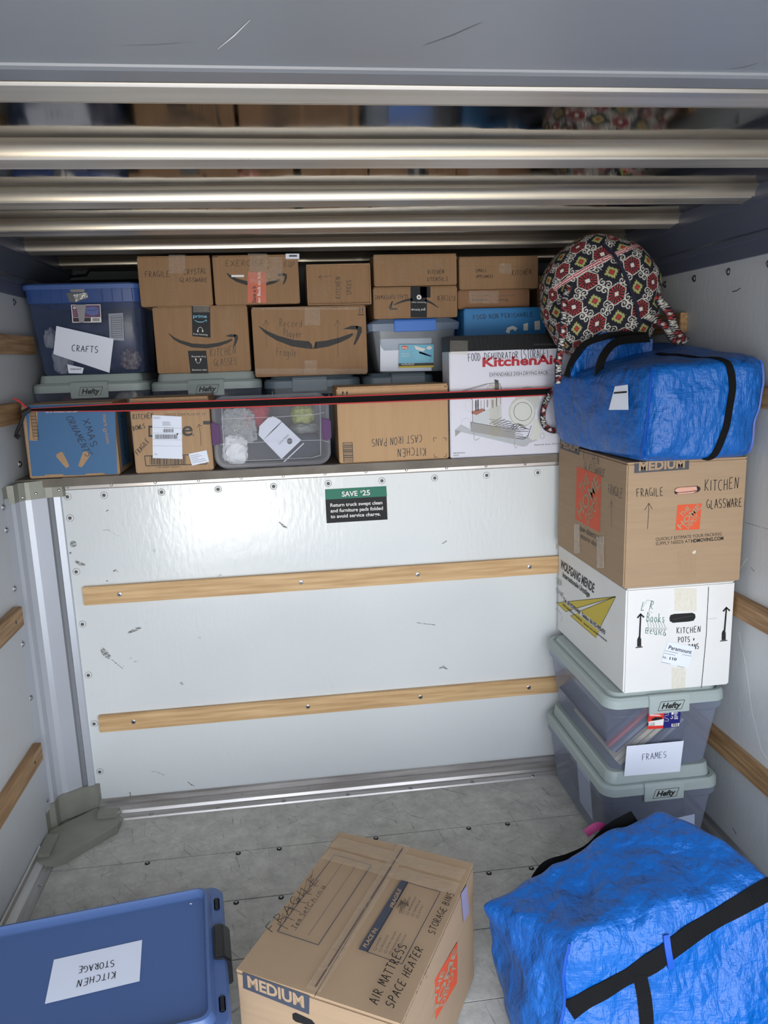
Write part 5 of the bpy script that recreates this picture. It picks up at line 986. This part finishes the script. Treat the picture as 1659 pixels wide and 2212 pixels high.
class Soft:
    """rounded, creased box spanned by eight corners: bottom LF RF RB LB, then top LF RF RB LB (L/R = x, F/B = y)"""
    def __init__(s, cn, n=9., amp=.012, seed=0, bulge=.02): s.c = [Vector(c) for c in cn]; s.n, s.amp, s.seed, s.bulge = n, amp, seed, bulge
    def at(s, p, lift=0):
        x, y, z = p; m_ = max(abs(x), abs(y), abs(z)); x, y, z = x/m_, y/m_, z/m_
        k = (abs(x)**s.n+abs(y)**s.n+abs(z)**s.n)**(-1/s.n); a, b_, c = (x*k+1)/2, (y*k+1)/2, (z*k+1)/2
        lo = s.c[0].lerp(s.c[1], a).lerp(s.c[3].lerp(s.c[2], a), b_); hi = s.c[4].lerp(s.c[5], a).lerp(s.c[7].lerp(s.c[6], a), b_)
        P = lo.lerp(hi, c); ctr = sum(s.c, Vector())/8; o = (P-ctr).normalized()
        bl = s.bulge*(1-min(1, sorted((abs(x), abs(y), abs(z)))[1])**2)*(1 if z > -.98 else 0)
        e = s.amp*(noise.noise(P*7+Vector((s.seed, 0, 0)))+.5*noise.noise(P*16+Vector((0, s.seed, 0)))+.7*(.5-abs(noise.noise(Vector((P.x*9, P.y*4, P.z*5))+Vector((s.seed, 5, 0))))))
        if z <= -.98: e = min(e, 0)*.2
        return P+o*(bl+e+lift)
    def mesh(s, m, N=40):
        b = MB(); vs = []; fs = []
        for ax in range(3):
            for sg in (-1, 1):
                base = len(vs)
                for j in range(N+1):
                    for i in range(N+1):
                        q = [0, 0, 0]; q[ax] = sg; q[(ax+1) % 3] = math.sin((2*i/N-1)*math.pi/2); q[(ax+2) % 3] = math.sin((2*j/N-1)*math.pi/2); vs.append(s.at(q))
                for j in range(N):
                    for i in range(N):
                        f = (base+j*(N+1)+i, base+j*(N+1)+i+1, base+(j+1)*(N+1)+i+1, base+(j+1)*(N+1)+i); fs.append(f if sg > 0 else f[::-1])
        b.add(vs, fs, m); return b
def weld(o, d=1e-4):
    bm = bmesh.new(); bm.from_mesh(o.data); bmesh.ops.remove_doubles(bm, verts=bm.verts, dist=d); bm.to_mesh(o.data); bm.free()
    for p in o.data.polygons: p.use_smooth = True
    return o
def smoothpath(pts, n=8):
    pts = [Vector(p) for p in pts]; P = [pts[0]*2-pts[1]]+pts+[pts[-1]*2-pts[-2]]; out = []
    for i in range(1, len(P)-2):
        for k in range(n):
            t = k/n; a, b_, c, d = P[i-1:i+3]; out.append(.5*((2*b_)+(c-a)*t+(2*a-5*b_+4*c-d)*t*t+(3*b_-a-3*c+d)*t**3))
    return out+[P[-2]]
def ribbon(pts, nrms, wd, th, m, mbb=None):
    mbb = mbb or MB(); n = len(pts); vs = []
    for i in range(n):
        t = (pts[min(i+1, n-1)]-pts[max(i-1, 0)]).normalized(); N_ = nrms[i] if isinstance(nrms, list) else Vector(nrms); N_ = (N_-t*N_.dot(t)).normalized(); B = t.cross(N_)
        for a, c in ((-1, 0), (1, 0), (1, 1), (-1, 1)): vs.append(pts[i]+B*a*wd/2+N_*c*th)
    fs = []
    for i in range(n-1):
        for k in range(4): fs.append((4*i+k, 4*i+(k+1) % 4, 4*i+4+(k+1) % 4, 4*i+4+k))
    fs += [(0, 1, 2, 3), (4*n-1, 4*n-2, 4*n-3, 4*n-4)]; mbb.add(vs, fs, m); return mbb
def on_soft(S, path, wd, th, m, lift=.0015, mbb=None, n=10):
    cp = smoothpath(path, n); pts = [S.at(c, lift) for c in cp]; nr = [(S.at(c, lift+.02)-S.at(c, lift)) for c in cp]
    # outward direction from the nearest face
    out = []
    for c in cp:
        e = .02; ax = max(range(3), key=lambda k: abs(c[k])); u = Vector(c); v = Vector(c); u[(ax+1) % 3] += e; v[(ax+2) % 3] += e
        q = (S.at(u)-S.at(c)).cross(S.at(v)-S.at(c)); q = q*(1 if c[ax] > 0 else -1); out.append(q.normalized())
    for i in range(1, len(out)-1): out[i] = (out[i-1]+out[i]+out[i+1]).normalized()
    return ribbon(pts, out, wd, th, m, mbb)

# full blue bag lying on the brown box
r = empty('zipped_bag', (1.18, 2.36, 1.352), 'full blue zipped tarpaulin bag on top of the big brown moving box', 'bag')
S = Soft([(1.01, 2.055, 1.353), (1.372, 2.06, 1.353), (1.365, 2.68, 1.353), (.962, 2.66, 1.355), (1.035, 2.05, 1.648), (1.375, 2.055, 1.648), (1.36, 2.68, 1.72), (.93, 2.64, 1.59)], 11, .011, 1, .012)
weld(part('bag_body', S.mesh(TARP, 56), r))
part('zip', on_soft(S, [(.10, 0, 1), (.16, -.5, 1), (.22, -.9, 1), (.28, -1, .9), (.34, -1, .4), (.30, -1, -.3), (.16, -1, -.85), (.08, -1, -.98)], .021, .002, BLACKW), r)
b = on_soft(S, [(-1, -.97, -.95), (-1, -.985, 0), (-1, -.97, .95)], .006, .004, TARPD); on_soft(S, [(.97, -1, -.95), (.98, -1, 0), (.97, -1, .97)], .006, .005, TARPD, mbb=b); part('seam_piping', b, r)
b = ribbon(smoothpath([(.945, 2.50, 1.600), (.962, 2.49, 1.655), (.985, 2.46, 1.700), (1.037, 2.45, 1.722), (1.101, 2.45, 1.732), (1.206, 2.45, 1.726)]), (-.5, -.8, .3), .022, .002, BLACKW); part('handle', b, r)
b = ribbon(smoothpath([(.999, 2.36, 1.595), (1.006, 2.36, 1.649), (1.045, 2.38, 1.694), (1.095, 2.40, 1.712), (1.19, 2.41, 1.716)]), (-.4, -.9, .3), .026, .002, BLACKW); part('handle', b, r)
b = MB(); g = 14; vs = []
for j in range(g+1):
    for i in range(g+1):
        u, v = i/g, j/g; vs.append((.955+.29*u, 2.49+.012*math.sin(u*9), 1.60+v*(.115+.028*math.sin(math.pi*min(1, u*1.15)))*(min(1, .25+u*2.2))+.004*noise.noise(Vector((u*5, v*5, 2)))))
b.add(vs, [(j*(g+1)+i, j*(g+1)+i+1, (j+1)*(g+1)+i+1, (j+1)*(g+1)+i) for j in range(g) for i in range(g)], TARP); b.add([(v[0], v[1]+.03, v[2]) for v in vs], [(j*(g+1)+i, (j+1)*(g+1)+i, (j+1)*(g+1)+i+1, j*(g+1)+i+1) for j in range(g) for i in range(g)], TARP); part('raised_flap', b, r, smooth=True)
q = [S.at(p, .004) for p in ((-1, -.42, .55), (-1, -.62, .57), (-1, -.66, .08), (-1, -.36, .08))]
b = MB(); b.add(q, [(0, 1, 2, 3)], PAPER); b.add([q[0].lerp(q[1], .1).lerp(q[3], .25)+Vector((-.001, 0, 0)), q[0].lerp(q[1], .9).lerp(q[2], .25)+Vector((-.001, 0, 0)), q[0].lerp(q[1], .9).lerp(q[2], .32)+Vector((-.001, 0, 0)), q[0].lerp(q[1], .1).lerp(q[3], .32)+Vector((-.001, 0, 0))], [(0, 1, 2, 3)], INK)
part('tag_card', b, r)
# foreground blue bag
r = empty('zipped_bag', (.8, 1.52, 0), 'full blue tarpaulin bag on the floor in the foreground, with a wide black strap', 'bag')
S = Soft([(.50, 1.36, .002), (1.13, 1.25, .002), (1.16, 1.74, .002), (.47, 1.72, .002), (.575, 1.43, .37), (1.085, 1.455, .465), (.945, 1.735, .480), (.420, 1.665, .302)], 15, .022, 4, .010)
weld(part('bag_body', S.mesh(TARP, 60), r))
b = on_soft(S, [(1, -.8, .62), (1, -.97, .85), (.93, -1, .88), (.55, -1, .80), (.05, -1, .66), (-.35, -1, .46), (-.75, -1, .27), (-.97, -1, .12)], .044, .002, BLACKW); part('strap', b, r)
b = on_soft(S, [(-.36, -1, .40), (-.32, -1, .1), (-.30, -1, -.4), (-.31, -1, -.9)], .032, .0018, BLACKW); part('strap', b, r)
b = on_soft(S, [(.99, -.99, .70), (1, -.9, .45), (1, -.8, 0), (1, -.85, -.5)], .034, .002, BLACKW); part('strap', b, r)
b = on_soft(S, [(-.16, -1, .72), (-.15, -1, .58), (-.13, -1, .42)], .015, .004, TARPD, lift=.004); part('keeper_loop', b, r)
b = ribbon(smoothpath([(.57, 1.72, .27), (.62, 1.735, .325), (.69, 1.745, .335), (.75, 1.755, .35), (.81, 1.76, .40), (.88, 1.765, .43)]), (0, -.6, 1), .03, .002, BLACKW); part('handle', b, r)
b = ribbon(smoothpath([(.752, 1.79, .375), (.785, 1.79, .392), (.815, 1.785, .38), (.83, 1.78, .36)]), (.2, -.7, .6), .022, .003, mat('magenta_tag', (140, 14, 88), .6)); part('zip_tag', b, r)
b = on_soft(S, [(-1, -.96, -.95), (-1, -.97, 0), (-1, -.96, .95)], .006, .004, TARPD); part('seam_piping', b, r)
r = empty('zipped_bag', (1.2, 1.1, 0), 'second blue tarpaulin bag, only its corner showing at lower right', 'bag')
S = Soft([(.95, .92, .002), (1.36, .95, .002), (1.37, 1.20, .002), (.93, 1.17, .002), (.99, 1.00, .23), (1.34, 1.0, .30), (1.33, 1.25, .30), (.98, 1.30, .16)], 8, .012, 9, .012)
weld(part('bag_body', S.mesh(TARP, 40), r)); part('seam_piping', on_soft(S, [(-.35, .95, 1), (-.3, 0, 1), (-.35, -.95, 1), (-.35, -1, 0)], .007, .005, TARPD), r)

# ------------------------------------------------------------------ patterned duffel
TS = 192
def make_tile():
    T = np.zeros((TS, TS, 3)); T[:] = lin((20, 21, 34)); g = (np.arange(TS)+.5)/TS-.5; X, Y = np.meshgrid(g, g, indexing='ij')      # one cell, flower at the centre
    W_ = np.array(lin((206, 202, 192))); Rr = np.array(lin((168, 52, 48))); Gn = np.array(lin((160, 162, 100)))
    def wrap(cx, cy): return (X-cx+.5) % 1-.5, (Y-cy+.5) % 1-.5
    def spiral(cx, cy, r0, a0, turns, sgn, wd):
        x, y = wrap(cx, cy); rr = np.hypot(x, y); th = np.arctan2(y, x)*sgn
        out = np.zeros_like(rr, bool)
        for k in range(-1, 3):
            t = th-a0+2*math.pi*k; ok = (t >= 0) & (t <= turns*2*math.pi); out |= ok & (np.abs(rr-(.012+r0*t/(turns*2*math.pi))) < wd)
        return out
    wd = .0155
    for (cx, cy) in ((.5, 0), (0, .5)):
        for i, (dx, dy) in enumerate(((.085, .085), (-.085, .085), (.085, -.085), (-.085, -.085))):
            T[spiral(cx+dx*1.15, cy+dy*1.15, .10, (i*1.57+.8) % 6.28, 1.3, 1 if i in (0, 3) else -1, wd)] = W_
        x, y = wrap(cx, cy); T[(np.hypot(x, y) < .032)] = W_
        T[(np.abs(x*(cx == 0)+y*(cy == 0)) < wd*.8) & (np.hypot(x, y) < .17)] = W_
    # hexagonal border and flower
    x, y = wrap(0, 0); rr = np.hypot(x, y); th = np.arctan2(y, x); hexr = .31/np.cos((th % (math.pi/3))-math.pi/6)*math.cos(math.pi/6)
    T[rr < hexr+.028] = W_; T[rr < hexr] = lin((18, 19, 32)); pet = rr < hexr*.93
    seam_ = np.abs(((th*8/(2*math.pi)) % 1)-.5)*rr; T[pet & (seam_ > .028+.06*(rr < .2)*0)] = Rr
    T[pet & (rr > .10) & (np.abs(((th*8/(2*math.pi)) % 1)-.5) > .36)] = lin((18, 19, 32))
    T[(np.abs(x)+np.abs(y)) < .085] = W_
    # yellow-green serrated square with a red heart at the cell corners
    x, y = wrap(.5, .5); a = np.abs(x)+0*y; q = np.maximum(np.abs(x), np.abs(y)); ser = .012*np.sign(np.sin(60*(x+y)))+.008
    T[q < .15+ser] = Gn; T[q < .085] = lin((24, 24, 36)); T[q < .070] = Rr
    return T
TILE = make_tile()
def pattern(u, v, cell=.094, rot=-.40):
    a, b_ = u*math.cos(rot)+v*math.sin(rot), -u*math.sin(rot)+v*math.cos(rot)
    i = (((a/cell+.5) % 1)*TS).astype(int) % TS; j = (((b_/cell+.5) % 1)*TS).astype(int) % TS; return TILE[i, j]
def m_vcol():
    M = bpy.data.materials.new('ornamental_cotton'); M.use_nodes = True; n = M.node_tree.nodes; a = n.new('ShaderNodeAttribute'); a.attribute_name = 'print'; M.node_tree.links.new(a.outputs['Color'], n['Principled BSDF'].inputs['Base Color'])
    n['Principled BSDF'].inputs['Roughness'].default_value = .85; return M
COT = m_vcol()
def paint(o, cols):
    at = o.data.color_attributes.new('print', 'FLOAT_COLOR', 'POINT'); at.data.foreach_set('color', np.concatenate([cols, np.ones((len(cols), 1))], 1).ravel().astype(np.float32))
def grid_mesh(name, V3, nu, nv, cols, parent, closed=False):
    """V3: (nu*nv, 3) array"""
    i, j = np.meshgrid(np.arange(nu-1), np.arange(nv if closed else nv-1), indexing='ij'); j2 = (j+1) % nv
    F4 = np.stack([i*nv+j, (i+1)*nv+j, (i+1)*nv+j2, i*nv+j2], -1).reshape(-1, 4)
    me = bpy.data.meshes.new(name); me.from_pydata(V3.tolist(), [], F4.tolist()); me.materials.append(COT); me.polygons.foreach_set('use_smooth', [True]*len(me.polygons))
    o = bpy.data.objects.new(name, me); COL.objects.link(o); o.parent = parent; paint(o, cols); return o
DC = Vector((1.098, 2.60, 1.862)); RX, RY, RZ = .207, .13, .205
r = empty('patterned_duffel', (1.1, 2.60, 1.66), 'black, red and white ornamental-print duffel bag on top of the blue bag', 'bag'); L0 = np.array(r.location)
nt_, nf = 300, 640; th = np.linspace(0.0005, math.pi-.02, nt_); ph = np.linspace(0, 2*math.pi, nf, endpoint=False); TH, PH = np.meshgrid(th, ph, indexing='ij')
dx, dy, dz = np.sin(TH)*np.cos(PH), -np.cos(TH), np.sin(TH)*np.sin(PH); nn = 2.35; kk = (np.abs(dx)**nn+np.abs(dy)**nn+np.abs(dz)**nn)**(-1/nn)
taper_ = 1-.10*np.clip(dz, 0, 1)**2; X_, Y_, Z_ = dx*kk*RX*taper_, dy*kk*RY, dz*kk*RZ
def crease(X_, Y_, Z_): return .010*np.sin(14*X_+9*Z_)+.006*np.sin(22*Z_-13*X_+1)+.004*np.sin(31*X_-22*Z_+3)+.003*np.sin(50*Z_+20*X_)
cr_ = crease(X_, Y_, Z_)*np.sin(TH*.5+.5); ca, sa = math.cos(-.12), math.sin(-.12); X2 = X_*ca-Z_*sa+.10*np.clip(-Z_, 0, 1)*np.clip(X_*6, 0, 1)+cr_*.5; Z2 = X_*sa+Z_*ca
V3 = np.stack([X2+DC.x, Y_-cr_+DC.y, Z2+DC.z+cr_*.5], -1).reshape(-1, 3)-L0
# unroll from the front pole so the print keeps its size across the curve
rad = TH*(.6*RX+.4*RZ)*.93; U_, V_ = rad*np.cos(PH), rad*np.sin(PH); cols = pattern(U_.ravel(), V_.ravel())
def pxuv(x, y):
    a, b_ = (x-1291)*2.62/FPX, -(y-644)*2.62/FPX; q = math.hypot(a, b_); R_ = .206; t = math.asin(min(.999, q/R_)); return (a/q*t*R_*.93 if q else 0, b_/q*t*R_*.93 if q else 0)
def dseg(a, b_):
    a = np.array(a); b_ = np.array(b_); P = np.stack([U_.ravel(), V_.ravel()], -1); d = b_-a; t = np.clip(((P-a)@d)/(d@d), 0, 1); return np.linalg.norm(P-(a+t[:, None]*d), axis=1)
for pl in ([(1182, 638), (1215, 610), (1262, 578), (1305, 558), (1352, 541)], [(1278, 532), (1300, 516), (1325, 508)]):
    for a, b_ in zip(pl[:-1], pl[1:]):
        d = dseg(pxuv(*a), pxuv(*b_)); cols[d < .0075] = lin((214, 208, 204)); cols[d < .0055] = lin((168, 24, 44)); cols[d < .0018] = lin((214, 208, 204))
grid_mesh('bag_body', V3, nt_, nf, cols, r, True)
NAVYT = mat('navy_zip_tape', (22, 24, 46), .8)
zp = []
for x, y in ((1268, 536), (1285, 560), (1300, 590), (1318, 630), (1335, 668), (1350, 705)):
    ux_, uz_ = (x-1291)*2.60/FPX, -(y-644)*2.60/FPX; q = min(.97, (abs(ux_)/RX)**2.2+(abs(uz_)/RZ)**2.2); zp.append((DC.x+ux_*.96, DC.y-RY*(1-q)**(1/2.35)-.016, DC.z+uz_*.96))
part('zip_tape', ribbon(smoothpath(zp), (0, -1, .25), .012, .002, NAVYT), r)
def pstrap(name, pts, wd, nrm=(0, -1, .2), twist=0):
    P = smoothpath(pts, 24); n = len(P); m_ = 13; vs = []; uv = []; L_ = 0; N0 = Vector(nrm)
    for i in range(n):
        if i: L_ += (P[i]-P[i-1]).length
        t = (P[min(i+1, n-1)]-P[max(i-1, 0)]).normalized(); N_ = (N0-t*N0.dot(t)).normalized(); B = t.cross(N_); N_ = N_*math.cos(twist*i/n)+B*math.sin(twist*i/n); B = t.cross(N_)
        for k in range(m_):
            a = 2*math.pi*k/m_; w2 = math.cos(a)*wd/2; vs.append(P[i]+B*w2+N_*math.sin(a)*wd*.14); uv.append((L_, w2*1.0+.047*0))
    uv = np.array(uv); c = pattern(uv[:, 0], uv[:, 1], .085, 0.0); c[np.abs(uv[:, 1]) > wd*.44] = lin((24, 25, 40))
    return grid_mesh(name, np.array([list(v) for v in vs])-L0, n, m_, c, r, True)
pstrap('shoulder_strap', [(.945, 2.50, 1.895), (.917, 2.46, 1.84), (.908, 2.44, 1.77), (.900, 2.44, 1.70), (.893, 2.44, 1.64), (.90, 2.46, 1.58)], .024)
pstrap('shoulder_strap', [(.972, 2.705, 1.55), (.945, 2.712, 1.50), (.935, 2.712, 1.45), (.948, 2.712, 1.41), (.985, 2.712, 1.396), (1.02, 2.715, 1.41)], .022)
pstrap('shoulder_strap', [(1.245, 2.50, 1.86), (1.285, 2.47, 1.80), (1.295, 2.45, 1.75), (1.312, 2.43, 1.715), (1.325, 2.42, 1.70)], .034)
pstrap('shoulder_strap', [(1.20, 2.50, 1.80), (1.255, 2.45, 1.76), (1.275, 2.42, 1.715), (1.29, 2.40, 1.70)], .03)
pstrap('carry_loop', [(1.20, 2.54, 1.975), (1.235, 2.55, 1.982), (1.268, 2.55, 1.965), (1.270, 2.55, 1.925), (1.245, 2.55, 1.89)], .026, (.3, -.3, 1))

# ================================================================== FOREGROUND
# brown moving box turned towards the door
BLp, BRp, FLp = Vector((.082, 1.946, 0)), Vector((.426, 1.747, 0)), Vector((-.187, 1.492, 0)); FRp = FLp+BRp-BLp
U = (BRp-BLp).normalized(); W = (BLp-FLp).normalized(); wd_, ln_, hz = (BRp-BLp).length, (BLp-FLp).length, .348
ctr = (BLp+FRp)/2; ang = math.atan2(U.y, U.x)
r = empty('moving_box', tuple(ctr), 'brown moving box marked FRAGILE and AIR MATTRESS, alone on the floor', 'box'); r.rotation_euler = (0, 0, ang)
b = MB(); b.box(-wd_/2, wd_/2, -ln_/2, ln_/2, .001, hz-.004, CARD2); b.build('body', r, bevel=.004)
for sg in (-1, 1):
    b = MB(); N = 14; vs = []
    for j in range(N+1):
        for i in range(7):
            u = i/6; v = j/N; x = sg*(.0015+(wd_/2-.002)*u); y = -ln_/2+.001+(ln_-.002)*v; zz = hz+.002+.010*(1-u)*math.sin(math.pi*min(1, v*1.0))*.5+(.008*(v-.8)/.2 if v > .8 else 0)*(1-u*.5)
            vs += [(x, y, zz)]
    k = len(vs); fs = [(j*7+i, j*7+i+1, (j+1)*7+i+1, (j+1)*7+i)[::sg] for j in range(N) for i in range(6)]
    vs += [(v[0], v[1], hz-.004) for v in vs]; ring = [j*7 for j in range(N+1)]+[N*7+i for i in range(1, 7)]+[j*7+6 for j in range(N-1, -1, -1)]+[i for i in range(5, 0, -1)]
    fs += [(ring[i], ring[(i+1) % len(ring)], ring[(i+1) % len(ring)]+k, ring[i]+k) for i in range(len(ring))]; b.add(vs, fs, CARD2); b.build('top_flap', r, smooth=True)
F = Face(tuple(FLp+Vector((0, 0, hz))), tuple(U), tuple(W), wd_, ln_, 'D5'); F.tan = CARD2; F.lift = .0105
SL = BLUEPRINT
F.frame('printed_box', [(672, 288), (892, 350), (575, 830), (330, 748)], .0022, SL); F.line('printed_box', [(725, 332), (435, 745)], .001, SL); F.line('printed_box', [(798, 355), (515, 772)], .001, SL)
F.poly('place_panel', [(1070, 440), (1112, 452), (868, 872), (815, 855)], SL); F.frame('place_panel', [(1110, 455), (1303, 512), (1075, 945), (868, 872)], .002, SL); F.lift = .0112
F.text('place_panel', 'PLACE IN:', (862, 850), (932, 735), (840, 838), CARD2, .03); F.text('place_panel', 'FRAGILE', (1022, 610), (1070, 500), (1002, 600), CARD2, .03); F.lift = .0105
for k, t in enumerate(('MASTER', 'BEDROOM', 'FAMILY ROOM', 'LIVING ROOM', 'DINING ROOM')):
    x, y = 905+31*k, 858+8*k; F.frame('place_panel', [(x, y), (x+8, y-14), (x+20, y-10), (x+12, y+6)], .0008, SL); l = (60, 85, 120, 115, 118)[k]; F.text('place_panel', t, (x+22, y-20), (x+22+l*.45, y-20-l*.85), (x+12, y-24), SL)
for k, t in enumerate(('LAUNDRY', 'BASEMENT', 'GARAGE', 'ATTIC')):
    x, y = 1068+30*k, 636+9*k; F.frame('place_panel', [(x, y), (x+8, y-14), (x+20, y-10), (x+12, y+6)], .0008, SL); l = (90, 100, 82, 55)[k]; F.text('place_panel', t, (x+22, y-20), (x+22+l*.45, y-20-l*.85), (x+12, y-24), SL)
F.hand('handwriting', 'FRAGILE', (300, 760), (592, 425), (255, 725), INK, .0018); F.hand('handwriting', 'Tea Set', (440, 735), (525, 600), (412, 722), INK, .0014); F.hand('handwriting', 'China', (530, 605), (625, 470), (505, 590), INK, .0014)
F.hand('handwriting', 'STORAGE BINS', (1265, 770), (1390, 520), (1225, 752), INK, .0020); F.hand('handwriting', 'AIR MATTRESS', (925, 1190), (1110, 830), (872, 1165), INK, .0022); F.hand('handwriting', 'SPACE HEATER', (1020, 1215), (1205, 848), (975, 1185), INK, .0022)
for k in range(6): F.line('handwriting', [(330+38*k, 700-45*k), (395+36*k, 735-52*k)], .0014, INK); F.line('handwriting', [(340+36*k, 745-52*k), (365+36*k, 640-52*k)], .001, INK)
for k in range(6): F.line('handwriting', [(1045+9*k, 610-12*k), (1072+8*k, 560+8*k), (1060+10*k, 640-14*k)], .0012, INK)
F.lift = .0125; crumple(F, 'tape', 0, 0, 1, 1, TAPE) if 0 else None
def strip(F, nm, p0, p1, wd, m, n=26, h0=.0):
    a, b_ = Vector(p0), Vector(p1); t = (b_-a); nrm = Vector((-t.y, t.x)).normalized()*wd/2; vs = []; K = 6
    for j in range(n+1):
        for i in range(K+1):
            p = a+t*(j/n)+nrm*(2*i/K-1); vs.append(F.w3((p.x, p.y), h0+abs(noise.noise(Vector((p.x*40, p.y*40, 1))))*.0035))
    F.mb(nm+'#%d' % len(F.parts)).add(vs, [(j*(K+1)+i, j*(K+1)+i+1, (j+1)*(K+1)+i+1, (j+1)*(K+1)+i) for j in range(n) for i in range(K)], m)
strip(F, 'tape', (wd_/2, -.0), (wd_/2, ln_), .036, mat('grey_tape_strip', (146, 134, 124), .25, bump=.8, bscale=50) if 0 else TAPE, 40)
for y in (.055, .11): strip(F, 'tape', (.01, ln_-y), (wd_-.01, ln_-y-.01), .045, TAPE, 30)
F.lift = .0135; F.line('seam', [(wd_/2, .01), (wd_/2+.001, ln_-.02)], .004, mat('seam_shadow_gap', (96, 78, 70), .8), conv=False)
F.parts = {k: v for k, v in F.parts.items()}; F.finish(r)
F = Face(tuple(FLp), tuple(U), (0, 0, 1), wd_, hz, 'D5'); F.poly('dark_band', [(122, 965), (522, 1108), (520, 1220), (126, 1062)], SL); F.lift = .0006
F.text('dark_band', 'MEDIUM', (155, 1052), (492, 1178), (150, 988), CARD2, .035); F.lift = .0004; F.poly('handle_hole', [(420, 1215), (440, 1208), (535, 1252), (555, 1275), (540, 1290), (440, 1262), (422, 1245)], mat('hole_dark', (10, 10, 12), .6)); F.finish(r)
F = Face(tuple(FRp), tuple(W), (0, 0, 1), ln_, hz, 'D5'); F.tan = CARD2; F.poly('dark_band', [(1060, 1277), (1235, 925), (1238, 985), (1075, 1330)], SL); F.lift = .0006
F.text('dark_band', 'MEDIUM', (1082, 1295), (1226, 992), (1080, 1245), CARD2, .035); F.lift = 0; hd_logo(F, [(1230, 1075), (1405, 785), (1402, 1030), (1228, 1330)]); F.poly('label_patch', [(1425, 500), (1460, 445), (1475, 610), (1440, 670)], mat('lilac_patch', (150, 146, 178), .5)); F.finish(r)

# blue lidded tote, lower left
a = math.radians(7.0); c0 = Vector((-.245, 1.838, 0)); LU = Vector((-math.cos(a), -math.sin(a), 0)); LW = Vector((math.sin(a), -math.cos(a), 0))
r = empty('storage_tote', tuple(c0+LU*.34+LW*.235), 'dark blue tote with black end latches and KITCHEN STORAGE note, lower left', 'storage tote'); r.rotation_euler = (0, 0, a)
BT = mat('dark_blue_plastic', (72, 98, 146), .38, bump=.08, bscale=200); X0, X1, Y0, Y1, ZL = -.34, .34, -.235, .235, .315
q = MB(); q.loft([(.002, X0+.06, X1-.06, Y0+.05, Y1-.05, .04), (.02, X0+.055, X1-.055, Y0+.045, Y1-.045, .045), (ZL-.075, X0+.03, X1-.035, Y0+.022, Y1-.022, .05), (ZL-.06, X0+.012, X1-.016, Y0+.008, Y1-.008, .05), (ZL-.03, X0+.010, X1-.014, Y0+.006, Y1-.006, .05)], BT); q.build('tub', r, smooth=True)
q = MB()
q.loft([(ZL-.045, X0, X1, Y0, Y1, .035), (ZL-.012, X0, X1, Y0, Y1, .035), (ZL-.004, X0+.006, X1-.006, Y0+.006, Y1-.006, .032), (ZL-.001, X0+.012, X1-.03, Y0+.014, Y1-.016, .03), (ZL+.014, X0+.020, X1-.04, Y0+.022, Y1-.022, .026), (ZL+.016, X0+.026, X1-.046, Y0+.028, Y1-.030, .024), (ZL+.002, X0+.034, X1-.052, Y0+.040, Y1-.042, .02), (ZL+.000, X0+.04, X1-.058, Y0+.046, Y1-.048, .02)], BT, k=8)
ld = q.build('lid', r, smooth=True)
q = MB(); q.prism([(X1-.030, ZL-.004), (X1-.028, ZL+.006), (X1-.006, ZL+.004), (X1+.008, ZL-.015), (X1+.008, ZL-.075), (X1-.004, ZL-.078), (X1-.012, ZL-.05)], 1, -.035, .075, BLACKP); q.v = [(v[1], v[0], v[2]) if 0 else v for v in q.v]
q2 = MB(); pr = [(X1-.030, ZL-.004), (X1-.028, ZL+.007), (X1-.006, ZL+.006), (X1+.010, ZL-.012), (X1+.010, ZL-.075), (X1-.004, ZL-.078), (X1-.012, ZL-.05)]; q2.prism([(p[0], p[1]) for p in pr], 1, -.035, .075, BLACKP); q2.build('latch', r, bevel=.003)
q2 = MB(); q2.prism([(-p[0], p[1]) for p in pr][::-1], 1, -.035, .075, BLACKP); q2.build('latch', r, bevel=.003)
for yy in (.155, -.165):
    q = MB(); q.box(X1-.024, X1-.010, yy-.022, yy+.022, ZL-.0035, ZL+.0015, mat('slot_dark', (14, 20, 34), .7)); q.build('slot', r, bevel=.003)
q = MB()
for a0, a1 in ((-.34+.05, -.14), (-.10, .02)): q.box(a0+.12, a1+.12, Y1-.002, Y1+.004, ZL-.04, ZL-.010, BT)
q.build('rim_tabs', r)
O_ = c0+LU*.68+LW*.47; F = Face((O_.x, O_.y, ZL+.0006), tuple(-LU), tuple(-LW), .68, .47, 'BL')
F.poly('note', [(345, 662), (910, 535), (893, 800), (287, 946)], PAPER); F.lift = .0008; F.hand('note', 'KITCHEN', (742, 735), (488, 798), (738, 778), INK, .0018); F.hand('note', 'STORAGE', (732, 665), (495, 712), (732, 705), INK, .0018)
F.ell('paint_fleck', (1222, 306), 8, 5, WHITEP); F.finish(r)
